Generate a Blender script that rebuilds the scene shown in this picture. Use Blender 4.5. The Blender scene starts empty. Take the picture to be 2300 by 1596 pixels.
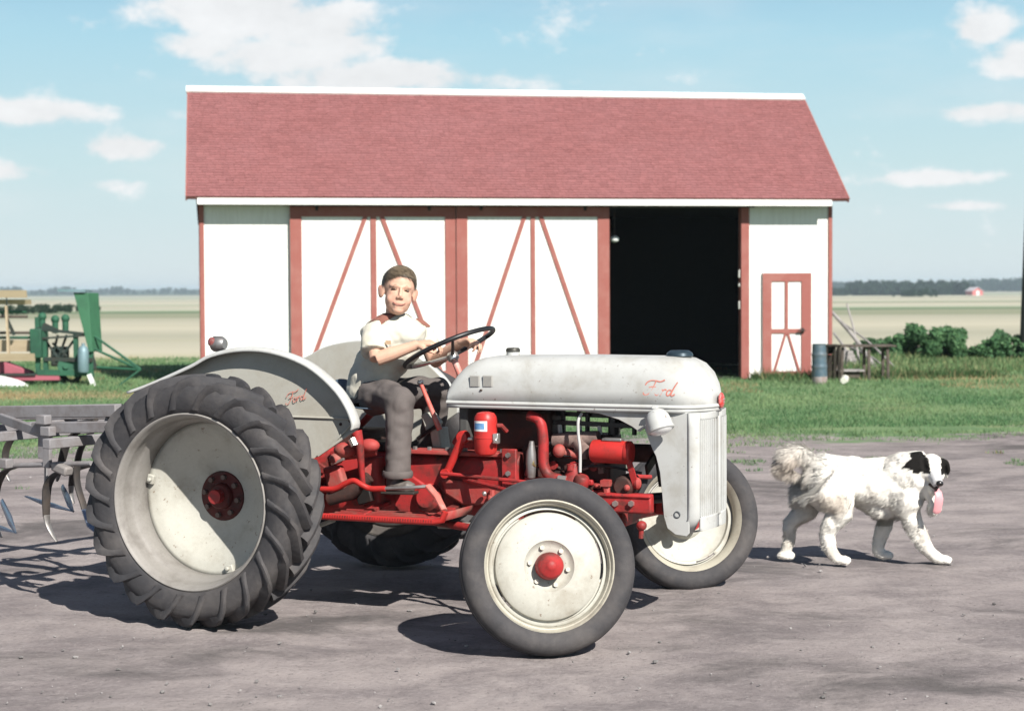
import bpy, bmesh, math, random
import numpy as np
from mathutils import Vector, Matrix, Quaternion, noise as mnoise

random.seed(7)
R = math.radians
C = bpy.context.scene.collection
SC = bpy.context.scene

# ------------------------------------------------------------------ camera, sky, sun, exposure
FPX, EYE, PITCH, ROLL = 4000.0, 1.6, math.atan(148 / 4000.0), 0.0052
cam_d = bpy.data.cameras.new('camera')
cam = bpy.data.objects.new('camera', cam_d); C.objects.link(cam)
cam_d.sensor_width = 36.0
cam_d.lens = FPX / 2300.0 * 36.0
cam_d.clip_start = 0.1
cam_d.clip_end = 12000.0
cam_d.dof.use_dof = True
cam_d.dof.focus_distance = 8.6
cam_d.dof.aperture_fstop = 4.2
cam.location = (0, 0, EYE)
cam.rotation_euler = (Matrix.Rotation(math.pi / 2 - PITCH, 4, 'X') @ Matrix.Rotation(-ROLL, 4, 'Z')).to_euler()
SC.camera = cam

SUN_TO = Vector((0.63, -1.08, 1.0)).normalized()
SUN_EL = math.asin(SUN_TO.z)
SUN_AZ = math.atan2(SUN_TO.x, SUN_TO.y)          # from +Y towards +X
world = bpy.data.worlds.new('World'); SC.world = world
world.use_nodes = True
SKY_STRENGTH = 0.05
SUN_STRENGTH = 5.0
sun_d = bpy.data.lights.new('sun', 'SUN')
sun_d.energy = SUN_STRENGTH; sun_d.angle = R(0.5); sun_d.color = (1.0, 0.96, 0.90)
sun = bpy.data.objects.new('sun', sun_d); C.objects.link(sun)
sun.rotation_euler = SUN_TO.to_track_quat('Z', 'Y').to_euler()
sun.location = (20, -20, 30)
SC.view_settings.view_transform = 'Standard'
SC.view_settings.look = 'None'
SC.view_settings.exposure = 0.62
SC.view_settings.gamma = 1.0
SC.view_settings.use_curve_mapping = False
SC.cycles.max_bounces = 8
SC.cycles.diffuse_bounces = 1
SC.cycles.volume_bounces = 0


class N:
    """small helper to write node trees"""
    def __init__(self, nt):
        self.nt = nt; self.l = nt.links
    def n(self, kind, **kw):
        nd = self.nt.nodes.new(kind)
        for k, v in kw.items():
            if k in nd.inputs.keys():
                self.set(nd.inputs[k], v)
            else:
                setattr(nd, k, v)
        return nd
    def set(self, sock, v):
        if isinstance(v, bpy.types.NodeSocket):
            self.l.new(v, sock)
        else:
            sock.default_value = v
    def m(self, op, a, b=None, c=None, clamp=False):
        nd = self.nt.nodes.new('ShaderNodeMath'); nd.operation = op; nd.use_clamp = clamp
        for i, v in enumerate((a, b, c)):
            if v is not None: self.set(nd.inputs[i], v)
        return nd.outputs[0]
    def mix(self, f, a, b, blend='MIX'):
        nd = self.nt.nodes.new('ShaderNodeMix'); nd.data_type = 'RGBA'; nd.blend_type = blend
        self.set(nd.inputs[0], f); self.set(nd.inputs[6], a); self.set(nd.inputs[7], b)
        return nd.outputs[2]
    def ramp(self, fac, stops, interp='LINEAR'):
        nd = self.nt.nodes.new('ShaderNodeValToRGB'); cr = nd.color_ramp; cr.interpolation = interp
        while len(cr.elements) < len(stops): cr.elements.new(0.5)
        for e, (p, c) in zip(cr.elements, stops):
            e.position = p; e.color = c if len(c) == 4 else (*c, 1)
        self.l.new(fac, nd.inputs[0])
        return nd.outputs[0]
    def noise(self, vec, scale, detail=4.0, rough=0.55, dist=0.0):
        nd = self.nt.nodes.new('ShaderNodeTexNoise')
        if vec is not None: self.l.new(vec, nd.inputs['Vector'])
        nd.inputs['Scale'].default_value = scale; nd.inputs['Detail'].default_value = detail
        nd.inputs['Roughness'].default_value = rough; nd.inputs['Distortion'].default_value = dist
        return nd.outputs['Fac']
    def step(self, x, lo, hi):
        nd = self.nt.nodes.new('ShaderNodeMapRange'); nd.interpolation_type = 'SMOOTHSTEP'
        self.set(nd.inputs['Value'], x); nd.inputs['From Min'].default_value = lo; nd.inputs['From Max'].default_value = hi
        return nd.outputs['Result']
    def scalev(self, vec, s):
        nd = self.nt.nodes.new('ShaderNodeMapping'); nd.inputs['Scale'].default_value = s
        self.l.new(vec, nd.inputs['Vector'])
        return nd.outputs[0]


def build_sky():
    k = N(world.node_tree)
    for nd in list(world.node_tree.nodes): world.node_tree.nodes.remove(nd)
    sky = k.n('ShaderNodeTexSky')
    sky.sky_type = 'NISHITA'; sky.sun_disc = False
    sky.sun_elevation = SUN_EL; sky.sun_rotation = SUN_AZ
    sky.altitude = 600; sky.air_density = 0.8; sky.dust_density = 0.4; sky.ozone_density = 2.5
    tc = k.n('ShaderNodeTexCoord').outputs['Generated']
    sep = k.n('ShaderNodeSeparateXYZ'); k.l.new(tc, sep.inputs[0])
    x, y, z = sep.outputs
    az = k.m('ARCTAN2', x, y)
    el = k.m('ARCSINE', z)
    # fair weather cumulus: each one an ellipse of sky (azimuth, elevation, half width, half height, weight)
    D = 4000.0
    blobs = [(560, 30, 205, 75, 1.1), (720, 70, 160, 60, 1.0), (470, 115, 150, 45, .75), (640, 140, 250, 50, .85),
             (790, 100, 110, 55, .8), (900, 168, 170, 38, .95), (1040, 188, 120, 24, .7), (330, 120, 90, 30, .35), (760, 150, 620, 190, .30), (860, 180, 330, 36, .95),
             (110, 264, 165, 34, 1.0), (20, 255, 80, 34, .8), (290, 334, 105, 33, 1.0), (40, 390, 110, 26, .8), (265, 418, 70, 18, .5),
             (2172, 96, 66, 38, 1.0), (2270, 165, 95, 46, .9), (2200, 272, 165, 26, .85), (2085, 412, 150, 18, .75),
             (2140, 474, 110, 12, .6), (-250, 300, 160, 60, .9), (-420, 90, 220, 80, .9), (2600, 240, 210, 70, .9), (2950, 60, 260, 80, .9),
             (1500, -260, 330, 90, 1.0), (700, -330, 260, 90, .9), (2200, -420, 300, 110, .9), (-200, -300, 300, 100, .9)]
    acc = None
    for (u, v, w, hh, wt) in blobs:
        a0, e0 = (u - 1150) / D, (650 - v) / D
        da = k.m('MULTIPLY', k.m('SUBTRACT', az, a0), D / w)
        de = k.m('MULTIPLY', k.m('SUBTRACT', el, e0), D / hh)
        d2 = k.m('ADD', k.m('MULTIPLY', da, da), k.m('MULTIPLY', de, de))
        g = k.m('MULTIPLY', k.m('EXPONENT', k.m('MULTIPLY', d2, -0.9)), wt)
        acc = g if acc is None else k.m('MAXIMUM', acc, g)
    # elsewhere in the sky: the same kind of scattered cloud
    vec = k.scalev(tc, (1, 1, 2.6))
    n_far = k.noise(vec, 2.6, 3, .5)
    away = k.step(k.m('ABSOLUTE', az), 0.55, 0.8)
    up = k.step(el, 0.30, 0.42)
    else_ = k.m('MULTIPLY', k.m('MAXIMUM', away, up), k.m('MULTIPLY', k.step(n_far, 0.55, 0.75), 1.0))
    acc = k.m('MAXIMUM', acc, else_)
    vec2 = k.scalev(tc, (1, 1, 1.7))
    n1 = k.noise(vec2, 26, 8, .62)
    n2 = k.noise(vec2, 9, 3, .5)
    dens = k.m('ADD', acc, k.m('ADD', k.m('MULTIPLY', k.m('SUBTRACT', n1, .5), 1.9), k.m('MULTIPLY', k.m('SUBTRACT', n2, .5), .5)))
    mask = k.step(dens, 0.24, 0.72)
    # very thin high veil
    veil = k.m('MULTIPLY', k.step(k.noise(k.scalev(tc, (1, 1, 4)), 5, 5, .6), .42, .75), .25)
    mask = k.m('MAXIMUM', mask, veil)
    # summer haze: pale towards the horizon, clearing upward into the deeper blue of the open sky
    low = k.ramp(k.m('DIVIDE', k.m('MAXIMUM', el, 0.0), .20), [(0.0, (.93, 1.02, 1.03)), (.35, (.74, .98, 1.03)), (.70, (.55, .89, 1.05)), (1.0, (.40, .74, 1.0))])
    low = k.mix(1.0, low, (10.4, 10.4, 10.4, 1), 'MULTIPLY')
    hue = k.mix(k.step(el, 0.13, 0.30), low, sky.outputs[0])
    shade = k.m('ADD', 0.93, k.m('MULTIPLY', k.m('SUBTRACT', n1, .5), .35))
    cl = k.n('ShaderNodeCombineXYZ')
    k.l.new(k.m('MULTIPLY', shade, 12.6), cl.inputs[0]); k.l.new(k.m('MULTIPLY', shade, 12.6), cl.inputs[1]); k.l.new(k.m('MULTIPLY', shade, 12.7), cl.inputs[2])
    col = k.mix(k.m('MULTIPLY', mask, .93), hue, cl.outputs[0])
    bg = k.n('ShaderNodeBackground'); bg.inputs['Strength'].default_value = SKY_STRENGTH
    k.l.new(col, bg.inputs['Color'])
    out = k.n('ShaderNodeOutputWorld'); k.l.new(bg.outputs[0], out.inputs['Surface'])
build_sky()

# ------------------------------------------------------------------ helpers
MATS = {}
def mat(name, col, rough=.6, metal=0.0, spec=.4, var=None, vscale=6.0, vamt=.5, vlo=.42, vhi=.68, bump=0.0, bscale=60.0, grain=.08, stretch=(1, 1, 1), coat=0.0, attr=None, specks=None):
    """principled paint / wood / metal with procedural wear: var = second colour laid on in noisy patches"""
    if name in MATS: return MATS[name]
    m = bpy.data.materials.new(name); m.use_nodes = True; MATS[name] = m
    k = N(m.node_tree); b = m.node_tree.nodes['Principled BSDF']
    tc = k.n('ShaderNodeTexCoord').outputs['Object']
    if stretch != (1, 1, 1): tc = k.scalev(tc, stretch)
    if attr:
        a = k.n('ShaderNodeAttribute'); a.attribute_name = attr; c = a.outputs['Color']
    else:
        rgb = k.n('ShaderNodeRGB'); rgb.outputs[0].default_value = (*col, 1); c = rgb.outputs[0]
    if var is not None:
        f = k.m('MULTIPLY', k.step(k.noise(tc, vscale, 6, .62, .3), vlo, vhi), vamt)
        c = k.mix(f, c, (*var, 1))
    if specks:                                           # chips and rust spots
        sc_, sl, sh = specks[1:]
        f = k.m('MULTIPLY', k.step(k.noise(tc, sc_, 3, .6), sl, sh), k.m('ADD', .35, k.noise(tc, 5.0, 3)))
        c = k.mix(k.m('MULTIPLY', f, .8, clamp=True), c, (*specks[0], 1))
    if grain:
        g = k.m('ADD', 1 - grain, k.m('MULTIPLY', k.noise(tc, bscale * 1.3, 3, .6), 2 * grain))
        cc = k.n('ShaderNodeCombineXYZ')
        for i in range(3): k.l.new(g, cc.inputs[i])
        c = k.mix(1.0, c, cc.outputs[0], 'MULTIPLY')
    k.l.new(c, b.inputs['Base Color'])
    b.inputs['Metallic'].default_value = metal
    b.inputs['Specular IOR Level'].default_value = spec
    b.inputs['Coat Weight'].default_value = coat
    r = k.m('ADD', rough - .08, k.m('MULTIPLY', k.noise(tc, vscale * 2, 4), .16))
    k.l.new(r, b.inputs['Roughness'])
    if bump:
        bp = k.n('ShaderNodeBump'); bp.inputs['Strength'].default_value = min(1.0, bump); bp.inputs['Distance'].default_value = .01
        k.l.new(k.noise(tc, bscale, 5, .6), bp.inputs['Height']); k.l.new(bp.outputs[0], b.inputs['Normal'])
    return m


def basis(d):
    d = Vector(d).normalized()
    a = Vector((0, 0, 1)) if abs(d.z) < .9 else Vector((1, 0, 0))
    u = d.cross(a).normalized(); v = d.cross(u).normalized()
    return u, v


class MB:
    def __init__(self): self.v = []; self.f = []
    def add(self, vs, fs):
        o = len(self.v); self.v += [tuple(p) for p in vs]; self.f += [tuple(i + o for i in f) for f in fs]; return self
    def box(self, c, size, rot=None):
        sx, sy, sz = (a / 2 for a in size); c = Vector(c)
        vs = [Vector((i * sx, j * sy, kk * sz)) for i in (-1, 1) for j in (-1, 1) for kk in (-1, 1)]
        if rot is not None: vs = [rot @ p for p in vs]
        return self.add([p + c for p in vs], [(0, 1, 3, 2), (4, 6, 7, 5), (0, 4, 5, 1), (2, 3, 7, 6), (0, 2, 6, 4), (1, 5, 7, 3)])
    def bar(self, p0, p1, w, t, up=(0, 0, 1)):
        """rectangular bar from p0 to p1, w across, t along 'up'"""
        p0, p1 = Vector(p0), Vector(p1); d = (p1 - p0).normalized(); up = Vector(up)
        s = d.cross(up).normalized() * w / 2; n = s.cross(d).normalized() * t / 2
        vs = [p + a * s + b * n for p in (p0, p1) for a, b in ((-1, -1), (1, -1), (1, 1), (-1, 1))]
        return self.add(vs, [(0, 1, 2, 3), (7, 6, 5, 4), (0, 4, 5, 1), (1, 5, 6, 2), (2, 6, 7, 3), (3, 7, 4, 0)])
    def cyl(self, p0, p1, r0, r1=None, n=14, caps=True):
        return self.tube([p0, p1], [r0, r0 if r1 is None else r1], n, caps)
    def tube(self, pts, r, n=10, caps=True, closed=False, sx=1.0, sy=1.0, up=None):
        pts = [Vector(p) for p in pts]; m = len(pts)
        rs = [r] * m if not hasattr(r, '__len__') else list(r)
        tans = []
        for i in range(m):
            a = pts[(i - 1) % m] if (closed or i > 0) else pts[i]
            b = pts[(i + 1) % m] if (closed or i < m - 1) else pts[i]
            tans.append((b - a).normalized())
        u, _ = basis(tans[0])
        if up is not None:
            u = Vector(up); u = (u - u.dot(tans[0]) * tans[0]).normalized()
        vs = []
        for i in range(m):
            t = tans[i]
            u = (u - u.dot(t) * t)
            u = u.normalized() if u.length > 1e-6 else basis(t)[0]
            w = t.cross(u)
            for j in range(n):
                a = 2 * math.pi * (j + .5) / n
                vs.append(pts[i] + (u * math.cos(a) * sx + w * math.sin(a) * sy) * rs[i])
        fs = []
        for i in range(m if closed else m - 1):
            for j in range(n):
                a, b = i * n + j, i * n + (j + 1) % n
                c, d = ((i + 1) % m) * n + (j + 1) % n, ((i + 1) % m) * n + j
                fs.append((a, b, c, d))
        if caps and not closed:
            fs.append(tuple(range(n - 1, -1, -1))); fs.append(tuple((m - 1) * n + j for j in range(n)))
        return self.add(vs, fs)
    def lathe(self, prof, o, axis, n=48, keep=None, closed=False, ref=None):
        """prof: (radius, along axis); keep(angle, i) False leaves a face out"""
        o = Vector(o); ax = Vector(axis).normalized()
        if ref is None: u, w = basis(ax)
        else:
            u = Vector(ref); u = (u - u.dot(ax) * ax).normalized(); w = ax.cross(u)
        m = len(prof); vs = []; fs = []
        for i, (r, h) in enumerate(prof):
            for j in range(n):
                a = 2 * math.pi * j / n
                vs.append(o + ax * h + (u * math.cos(a) + w * math.sin(a)) * r)
        for i in range(m - 1 if not closed else m):
            for j in range(n):
                if keep and not keep(2 * math.pi * (j + .5) / n, i): continue
                i2 = (i + 1) % m
                fs.append((i * n + j, i * n + (j + 1) % n, i2 * n + (j + 1) % n, i2 * n + j))
        return self.add(vs, fs)
    def sphere(self, c, r, nu=16, nv=10, rot=None):
        r = (r, r, r) if not hasattr(r, '__len__') else r
        c = Vector(c); vs = []; fs = []
        for i in range(nv + 1):
            th = math.pi * i / nv
            for j in range(nu):
                ph = 2 * math.pi * j / nu
                p = Vector((r[0] * math.sin(th) * math.cos(ph), r[1] * math.sin(th) * math.sin(ph), r[2] * math.cos(th)))
                if rot is not None: p = rot @ p
                vs.append(c + p)
        for i in range(nv):
            for j in range(nu):
                fs.append((i * nu + j, (i + 1) * nu + j, (i + 1) * nu + (j + 1) % nu, i * nu + (j + 1) % nu))
        return self.add(vs, fs)
    def prism(self, poly, ext):
        """poly: planar list of 3D points, extruded by vector ext"""
        poly = [Vector(p) for p in poly]; e = Vector(ext); n = len(poly)
        fs = [tuple(range(n)), tuple(range(2 * n - 1, n - 1, -1))]
        fs += [(i, i + n, (i + 1) % n + n, (i + 1) % n) for i in range(n)]
        return self.add(poly + [p + e for p in poly], fs)
    def grid(self, rows, closed=False):
        m, n = len(rows), len(rows[0]); vs = [p for r in rows for p in r]; fs = []
        for i in range(m - 1):
            for j in range(n if closed else n - 1):
                fs.append((i * n + j, i * n + (j + 1) % n, (i + 1) * n + (j + 1) % n, (i + 1) * n + j))
        return self.add(vs, fs)
    def mesh(self, name, smooth=True, angle=38, merge=True):
        me = bpy.data.meshes.new(name); me.from_pydata(self.v, [], self.f)
        bm = bmesh.new(); bm.from_mesh(me)
        if merge:
            bmesh.ops.remove_doubles(bm, verts=bm.verts, dist=1e-5)
        bmesh.ops.dissolve_degenerate(bm, edges=bm.edges, dist=1e-6)
        bmesh.ops.recalc_face_normals(bm, faces=bm.faces)
        bm.to_mesh(me); bm.free()
        if smooth:
            me.shade_smooth(); me.set_sharp_from_angle(angle=R(angle))
        return me
    def build(self, name, material, parent=None, smooth=True, angle=38, bevel=0.0, solid=0.0, merge=True, **props):
        me = self.mesh(name, smooth, angle, merge)
        me.materials.append(material)
        return link(name, me, parent, bevel, solid, **props)


def link(name, me, parent=None, bevel=0.0, solid=0.0, **props):
    o = bpy.data.objects.new(name, me); C.objects.link(o)
    if parent is not None: o.parent = parent
    if solid:
        s = o.modifiers.new('thickness', 'SOLIDIFY'); s.thickness = solid; s.offset = 0
    if bevel:
        b = o.modifiers.new('edge', 'BEVEL'); b.width = bevel; b.segments = 2; b.limit_method = 'ANGLE'; b.angle_limit = R(40)
    for k_, v_ in props.items(): o[k_] = v_
    return o

def thing(name, label, category, loc=(0, 0, 0), rotz=0.0, group=None):
    o = bpy.data.objects.new(name, None); C.objects.link(o)
    o.empty_display_size = .2
    o.location = loc; o.rotation_euler = (0, 0, rotz)
    o['label'] = label; o['category'] = category
    if group: o['group'] = group
    return o

def copy_tree(o, parent=None):
    c = o.copy(); C.objects.link(c)
    if parent is not None: c.parent = parent
    for ch in list(o.children): copy_tree(ch, c)
    return c

def lerp(a, b, t): return a + (b - a) * t
def spline(pts, n):
    """Catmull-Rom through the points, n samples per span"""
    P = [Vector(p) for p in pts]; P = [P[0] * 2 - P[1]] + P + [P[-1] * 2 - P[-2]]; out = []
    for i in range(1, len(P) - 2):
        for j in range(n):
            t = j / n; a, b, c, d = P[i - 1], P[i], P[i + 1], P[i + 2]
            out.append(.5 * ((2 * b) + (c - a) * t + (2 * a - 5 * b + 4 * c - d) * t * t + (3 * b - a - 3 * c + d) * t ** 3))
    out.append(P[-2]); return out

# measuring: a point of the slide (2300 wide) seen from the taking position, carried to a known plane of the real place
_c, _s = math.cos(PITCH), math.sin(PITCH)
def ray(u, v):
    v2 = v + ROLL * (u - 1150); u2 = u - ROLL * (v - 798)
    x = (u2 - 1150) / FPX; y = -(v2 - 798) / FPX
    return Vector((x, _c + y * _s, -_s + y * _c))
def at_depth(u, v, y):
    r = ray(u, v); return Vector((0, 0, EYE)) + r * (y / r.y)
def at_plane(u, v, p, n):
    r = ray(u, v); e = Vector((0, 0, EYE)); n = Vector(n)
    return e + r * ((Vector(p) - e).dot(n) / r.dot(n))
def on_ground(u, v, z=0.0):
    r = ray(u, v); return Vector((0, 0, EYE)) + r * ((z - EYE) / r.z)
# ------------------------------------------------------------------ ground, fields, air
def terrain(x, y):
    z = 0.0
    if y > 60:
        yy = min(y, 1000.0)
        z = -0.003 * (yy - 60) * min(1.0, (y - 60) / 60.0)
        if y > 1800:
            t = min(1.0, (y - 1800) / 2400.0); t = t * t * (3 - 2 * t)
            z += t * (8.6 + 2.2 * math.sin(x / 620.0 + 1.0) + 1.4 * math.sin(x / 210.0))
    return z

def build_ground():
    ys = [-300, -150, -80, -40, -20, -10, -5, -1, 1.5]
    y = 2.6
    while y < 15: ys.append(y); y += .075
    st = .08
    while y < 5600:
        ys.append(y); st *= 1.045; st = min(st, 220); y += st
    ys.append(5600)
    nx = 360
    ss = np.linspace(-1, 1, nx)
    vs = []
    for y in ys:
        w = max(45.0, .9 * abs(y) + 30)
        for s in ss:
            x = math.copysign(abs(s) ** 2.3, s) * w
            z = terrain(x, y)
            if -5 < y < 45:
                p = Vector((x, y, 0))
                k = 1.0 if y < 20 else max(0, 1 - (y - 20) / 20)
                big = mnoise.noise(p * .6) * .018
                rut = mnoise.noise(Vector((x * 1.9 + y * .2, y * 2.2, 3))) * .007
                sm = mnoise.fractal(p * 5.0, .8, 2.0, 4) * .009
                z += (big + rut + sm) * k - .006
            vs.append((x, y, z))
    m = len(ys); fs = []
    for i in range(m - 1):
        for j in range(nx - 1):
            a = i * nx + j; fs.append((a, a + 1, a + nx + 1, a + nx))
    me = bpy.data.meshes.new('ground'); me.from_pydata(vs, [], fs); me.shade_smooth()
    mt = bpy.data.materials.new('ground'); mt.use_nodes = True
    k = N(mt.node_tree); b = mt.node_tree.nodes['Principled BSDF']
    tc = k.n('ShaderNodeTexCoord').outputs['Object']
    sp = k.n('ShaderNodeSeparateXYZ'); k.l.new(tc, sp.inputs[0]); x, y, z = sp.outputs
    # trodden farmyard soil, streaked along the way the machines drive
    st1 = k.noise(k.scalev(tc, (.9, 1.2, 1)), 1.5, 9, .66, .5)
    st2 = k.noise(k.scalev(tc, (1.0, 1.1, 1)), 5.5, 8, .70)
    fine = k.noise(tc, 42, 6, .7)
    dirt = k.mix(k.step(st1, .34, .66), (.195, .170, .168, 1), (.325, .285, .272, 1))
    dirt = k.mix(k.m('MULTIPLY', k.step(st2, .45, .72), .45), dirt, (.36, .32, .31, 1))
    dirt = k.mix(k.m('MULTIPLY', k.step(fine, .52, .75), .6), dirt, (.38, .35, .33, 1))
    dirt = k.mix(k.m('MULTIPLY', k.step(fine, .48, .25), .7), dirt, (.10, .09, .088, 1))
    patch = k.noise(k.scalev(tc, (.6, 1.0, 1)), .8, 9, .68, .6)
    dirt = k.mix(k.m('MULTIPLY', k.step(patch, .50, .66), .8), dirt, (.085, .078, .076, 1))
    # grass
    g1 = k.noise(tc, .55, 6, .6); g2 = k.noise(tc, 3.2, 6, .65)
    grass = k.mix(k.step(g1, .35, .66), (.10, .185, .085, 1), (.165, .245, .115, 1))
    grass = k.mix(k.m('MULTIPLY', k.step(g2, .42, .75), .5), grass, (.21, .275, .13, 1))
    straw = k.m('MULTIPLY', k.step(k.noise(k.scalev(tc, (.8, 1, 1)), .6, 6, .65), .52, .76), .5)
    def bump2(cx, cy, wx, wy):
        a = k.m('DIVIDE', k.m('SUBTRACT', x, cx), wx); c = k.m('DIVIDE', k.m('SUBTRACT', y, cy), wy)
        return k.m('EXPONENT', k.m('MULTIPLY', k.m('ADD', k.m('MULTIPLY', a, a), k.m('MULTIPLY', c, c)), -1.0))
    s2 = k.m('MAXIMUM', bump2(-7.5, 27.5, 3.6, 1.1), bump2(7.6, 31.6, 1.5, .9))
    s2 = k.m('MULTIPLY', s2, k.step(g2, .3, .55))
    grass = k.mix(k.m('MAXIMUM', straw, s2), grass, (.36, .29, .16, 1))
    # yard edge
    e1 = k.noise(k.scalev(tc, (.45, 1, 1)), .75, 7, .62, .3)
    e2 = k.noise(tc, 3.0, 4, .6)
    edge = k.m('ADD', k.m('ADD', 18.9, k.m('MULTIPLY', x, .22)), k.m('ADD', k.m('MULTIPLY', k.m('SUBTRACT', e1, .5), 13.0), k.m('MULTIPLY', k.m('SUBTRACT', e2, .5), 1.6)))
    gm = k.step(k.m('SUBTRACT', y, edge), -.35, .35)
    near = k.mix(gm, dirt, grass)
    # fields beyond, strip after strip
    warp = k.noise(k.scalev(tc, (.35, 1, 1)), .012, 3, .5)
    ly = k.m('LOGARITHM', k.m('MAXIMUM', y, 20.0), 10.0)
    ly = k.m('ADD', ly, k.m('MULTIPLY', k.m('SUBTRACT', warp, .5), .10))
    lo, hi = math.log10(36), math.log10(5600)
    t = k.m('DIVIDE', k.m('SUBTRACT', ly, lo), hi - lo)
    P = lambda yy: (math.log10(yy) - lo) / (hi - lo)
    cream, tan, pale, dg, gr, wood = (.48, .45, .345), (.36, .35, .265), (.43, .43, .33), (.09, .15, .08), (.20, .25, .15), (.045, .08, .05)
    stops = [(0.0, (.26, .30, .15)), (P(40), (.42, .40, .24)), (P(46), cream), (P(64), tan), (P(78), cream), (P(112), tan), (P(124), (.24, .26, .17)), (P(150), (.27, .28, .19)), (P(158), dg), (P(172), (.22, .28, .17)),
             (P(185), pale), (P(255), cream), (P(275), gr), (P(310), pale), (P(420), cream), (P(560), tan), (P(640), pale), (P(900), cream), (P(1050), gr), (P(1250), pale), (P(1700), tan), (P(2050), wood), (P(2600), wood), (1.0, wood)]
    field = k.ramp(t, stops[:32])
    plow = k.step(k.noise(k.scalev(tc, (.22, 1, 1)), .03, 3, .5), .56, .66)
    far_on = k.m('MULTIPLY', k.step(y, 90, 120), k.step(y, 700, 500))
    field = k.mix(k.m('MULTIPLY', k.m('MULTIPLY', plow, far_on), .6), field, (.20, .17, .14, 1))
    field = k.mix(k.m('MULTIPLY', k.step(k.noise(k.scalev(tc, (.3, 1, 1)), .16, 6, .6), .45, .75), .35), field, (.36, .34, .22, 1))
    fl = k.step(k.m('ADD', y, k.m('MULTIPLY', k.m('SUBTRACT', g1, .5), 6.0)), 40.0, 43.5)
    col = k.mix(fl, near, field)
    k.l.new(col, b.inputs['Base Color']); b.inputs['Roughness'].default_value = .95; b.inputs['Specular IOR Level'].default_value = .15
    bp = k.n('ShaderNodeBump'); bp.inputs['Strength'].default_value = .55; bp.inputs['Distance'].default_value = .025
    k.l.new(k.m('ADD', k.m('MULTIPLY', fine, .5), k.m('MULTIPLY', st2, .8)), bp.inputs['Height']); k.l.new(bp.outputs[0], b.inputs['Normal'])
    me.materials.append(mt)
    link('ground', me, kind='structure')
build_ground()

def yard_edge(x, y):
    p = Vector((x * .34, y * .75, 11.0))
    return 18.9 + .22 * x + mnoise.fractal(p, .8, 2.0, 5) * 3.2

def vcol(name, rough=.9, spec=.15, trans=0.0):
    """material that takes each leaf's or hair's own colour"""
    m = bpy.data.materials.new(name); m.use_nodes = True
    k = N(m.node_tree); b = m.node_tree.nodes['Principled BSDF']
    a = k.n('ShaderNodeAttribute'); a.attribute_name = 'tint'
    k.l.new(a.outputs['Color'], b.inputs['Base Color']); b.inputs['Roughness'].default_value = rough; b.inputs['Specular IOR Level'].default_value = spec
    if trans:
        tr = k.n('ShaderNodeBsdfTranslucent'); k.l.new(a.outputs['Color'], tr.inputs['Color'])
        mx = k.n('ShaderNodeMixShader'); mx.inputs[0].default_value = trans
        k.l.new(b.outputs[0], mx.inputs[1]); k.l.new(tr.outputs[0], mx.inputs[2])
        k.l.new(mx.outputs[0], m.node_tree.nodes['Material Output'].inputs['Surface'])
    return m

def tri_cloud(name, V, Ccol, material, parent=None, **props):
    """V: (n,3,3) triangles, Ccol: (n,3) colours -> one mesh of loose leaves, blades or hairs"""
    n = len(V); me = bpy.data.meshes.new(name)
    me.vertices.add(n * 3); me.loops.add(n * 3); me.polygons.add(n)
    me.vertices.foreach_set('co', np.asarray(V, np.float32).reshape(-1))
    me.loops.foreach_set('vertex_index', np.arange(n * 3, dtype=np.int32))
    me.polygons.foreach_set('loop_start', np.arange(0, n * 3, 3, dtype=np.int32))
    me.update(calc_edges=True)
    at = me.attributes.new('tint', 'FLOAT_COLOR', 'FACE')
    cc = np.ones((n, 4), np.float32); cc[:, :3] = Ccol
    at.data.foreach_set('color', cc.reshape(-1))
    me.materials.append(material)
    return link(name, me, parent, **props)

def blades(pts, hts, wid, rng, lean=.45):
    """grass blades: one thin upright triangle each"""
    n = len(pts); a = rng.uniform(0, 2 * math.pi, n)
    d = np.stack([np.cos(a), np.sin(a), np.zeros(n)], 1) * (wid * .5)[:, None]
    tip = pts + np.stack([rng.normal(0, lean, n) * hts, rng.normal(0, lean, n) * hts, hts], 1)
    return np.stack([pts - d, pts + d, tip], 1)

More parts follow.
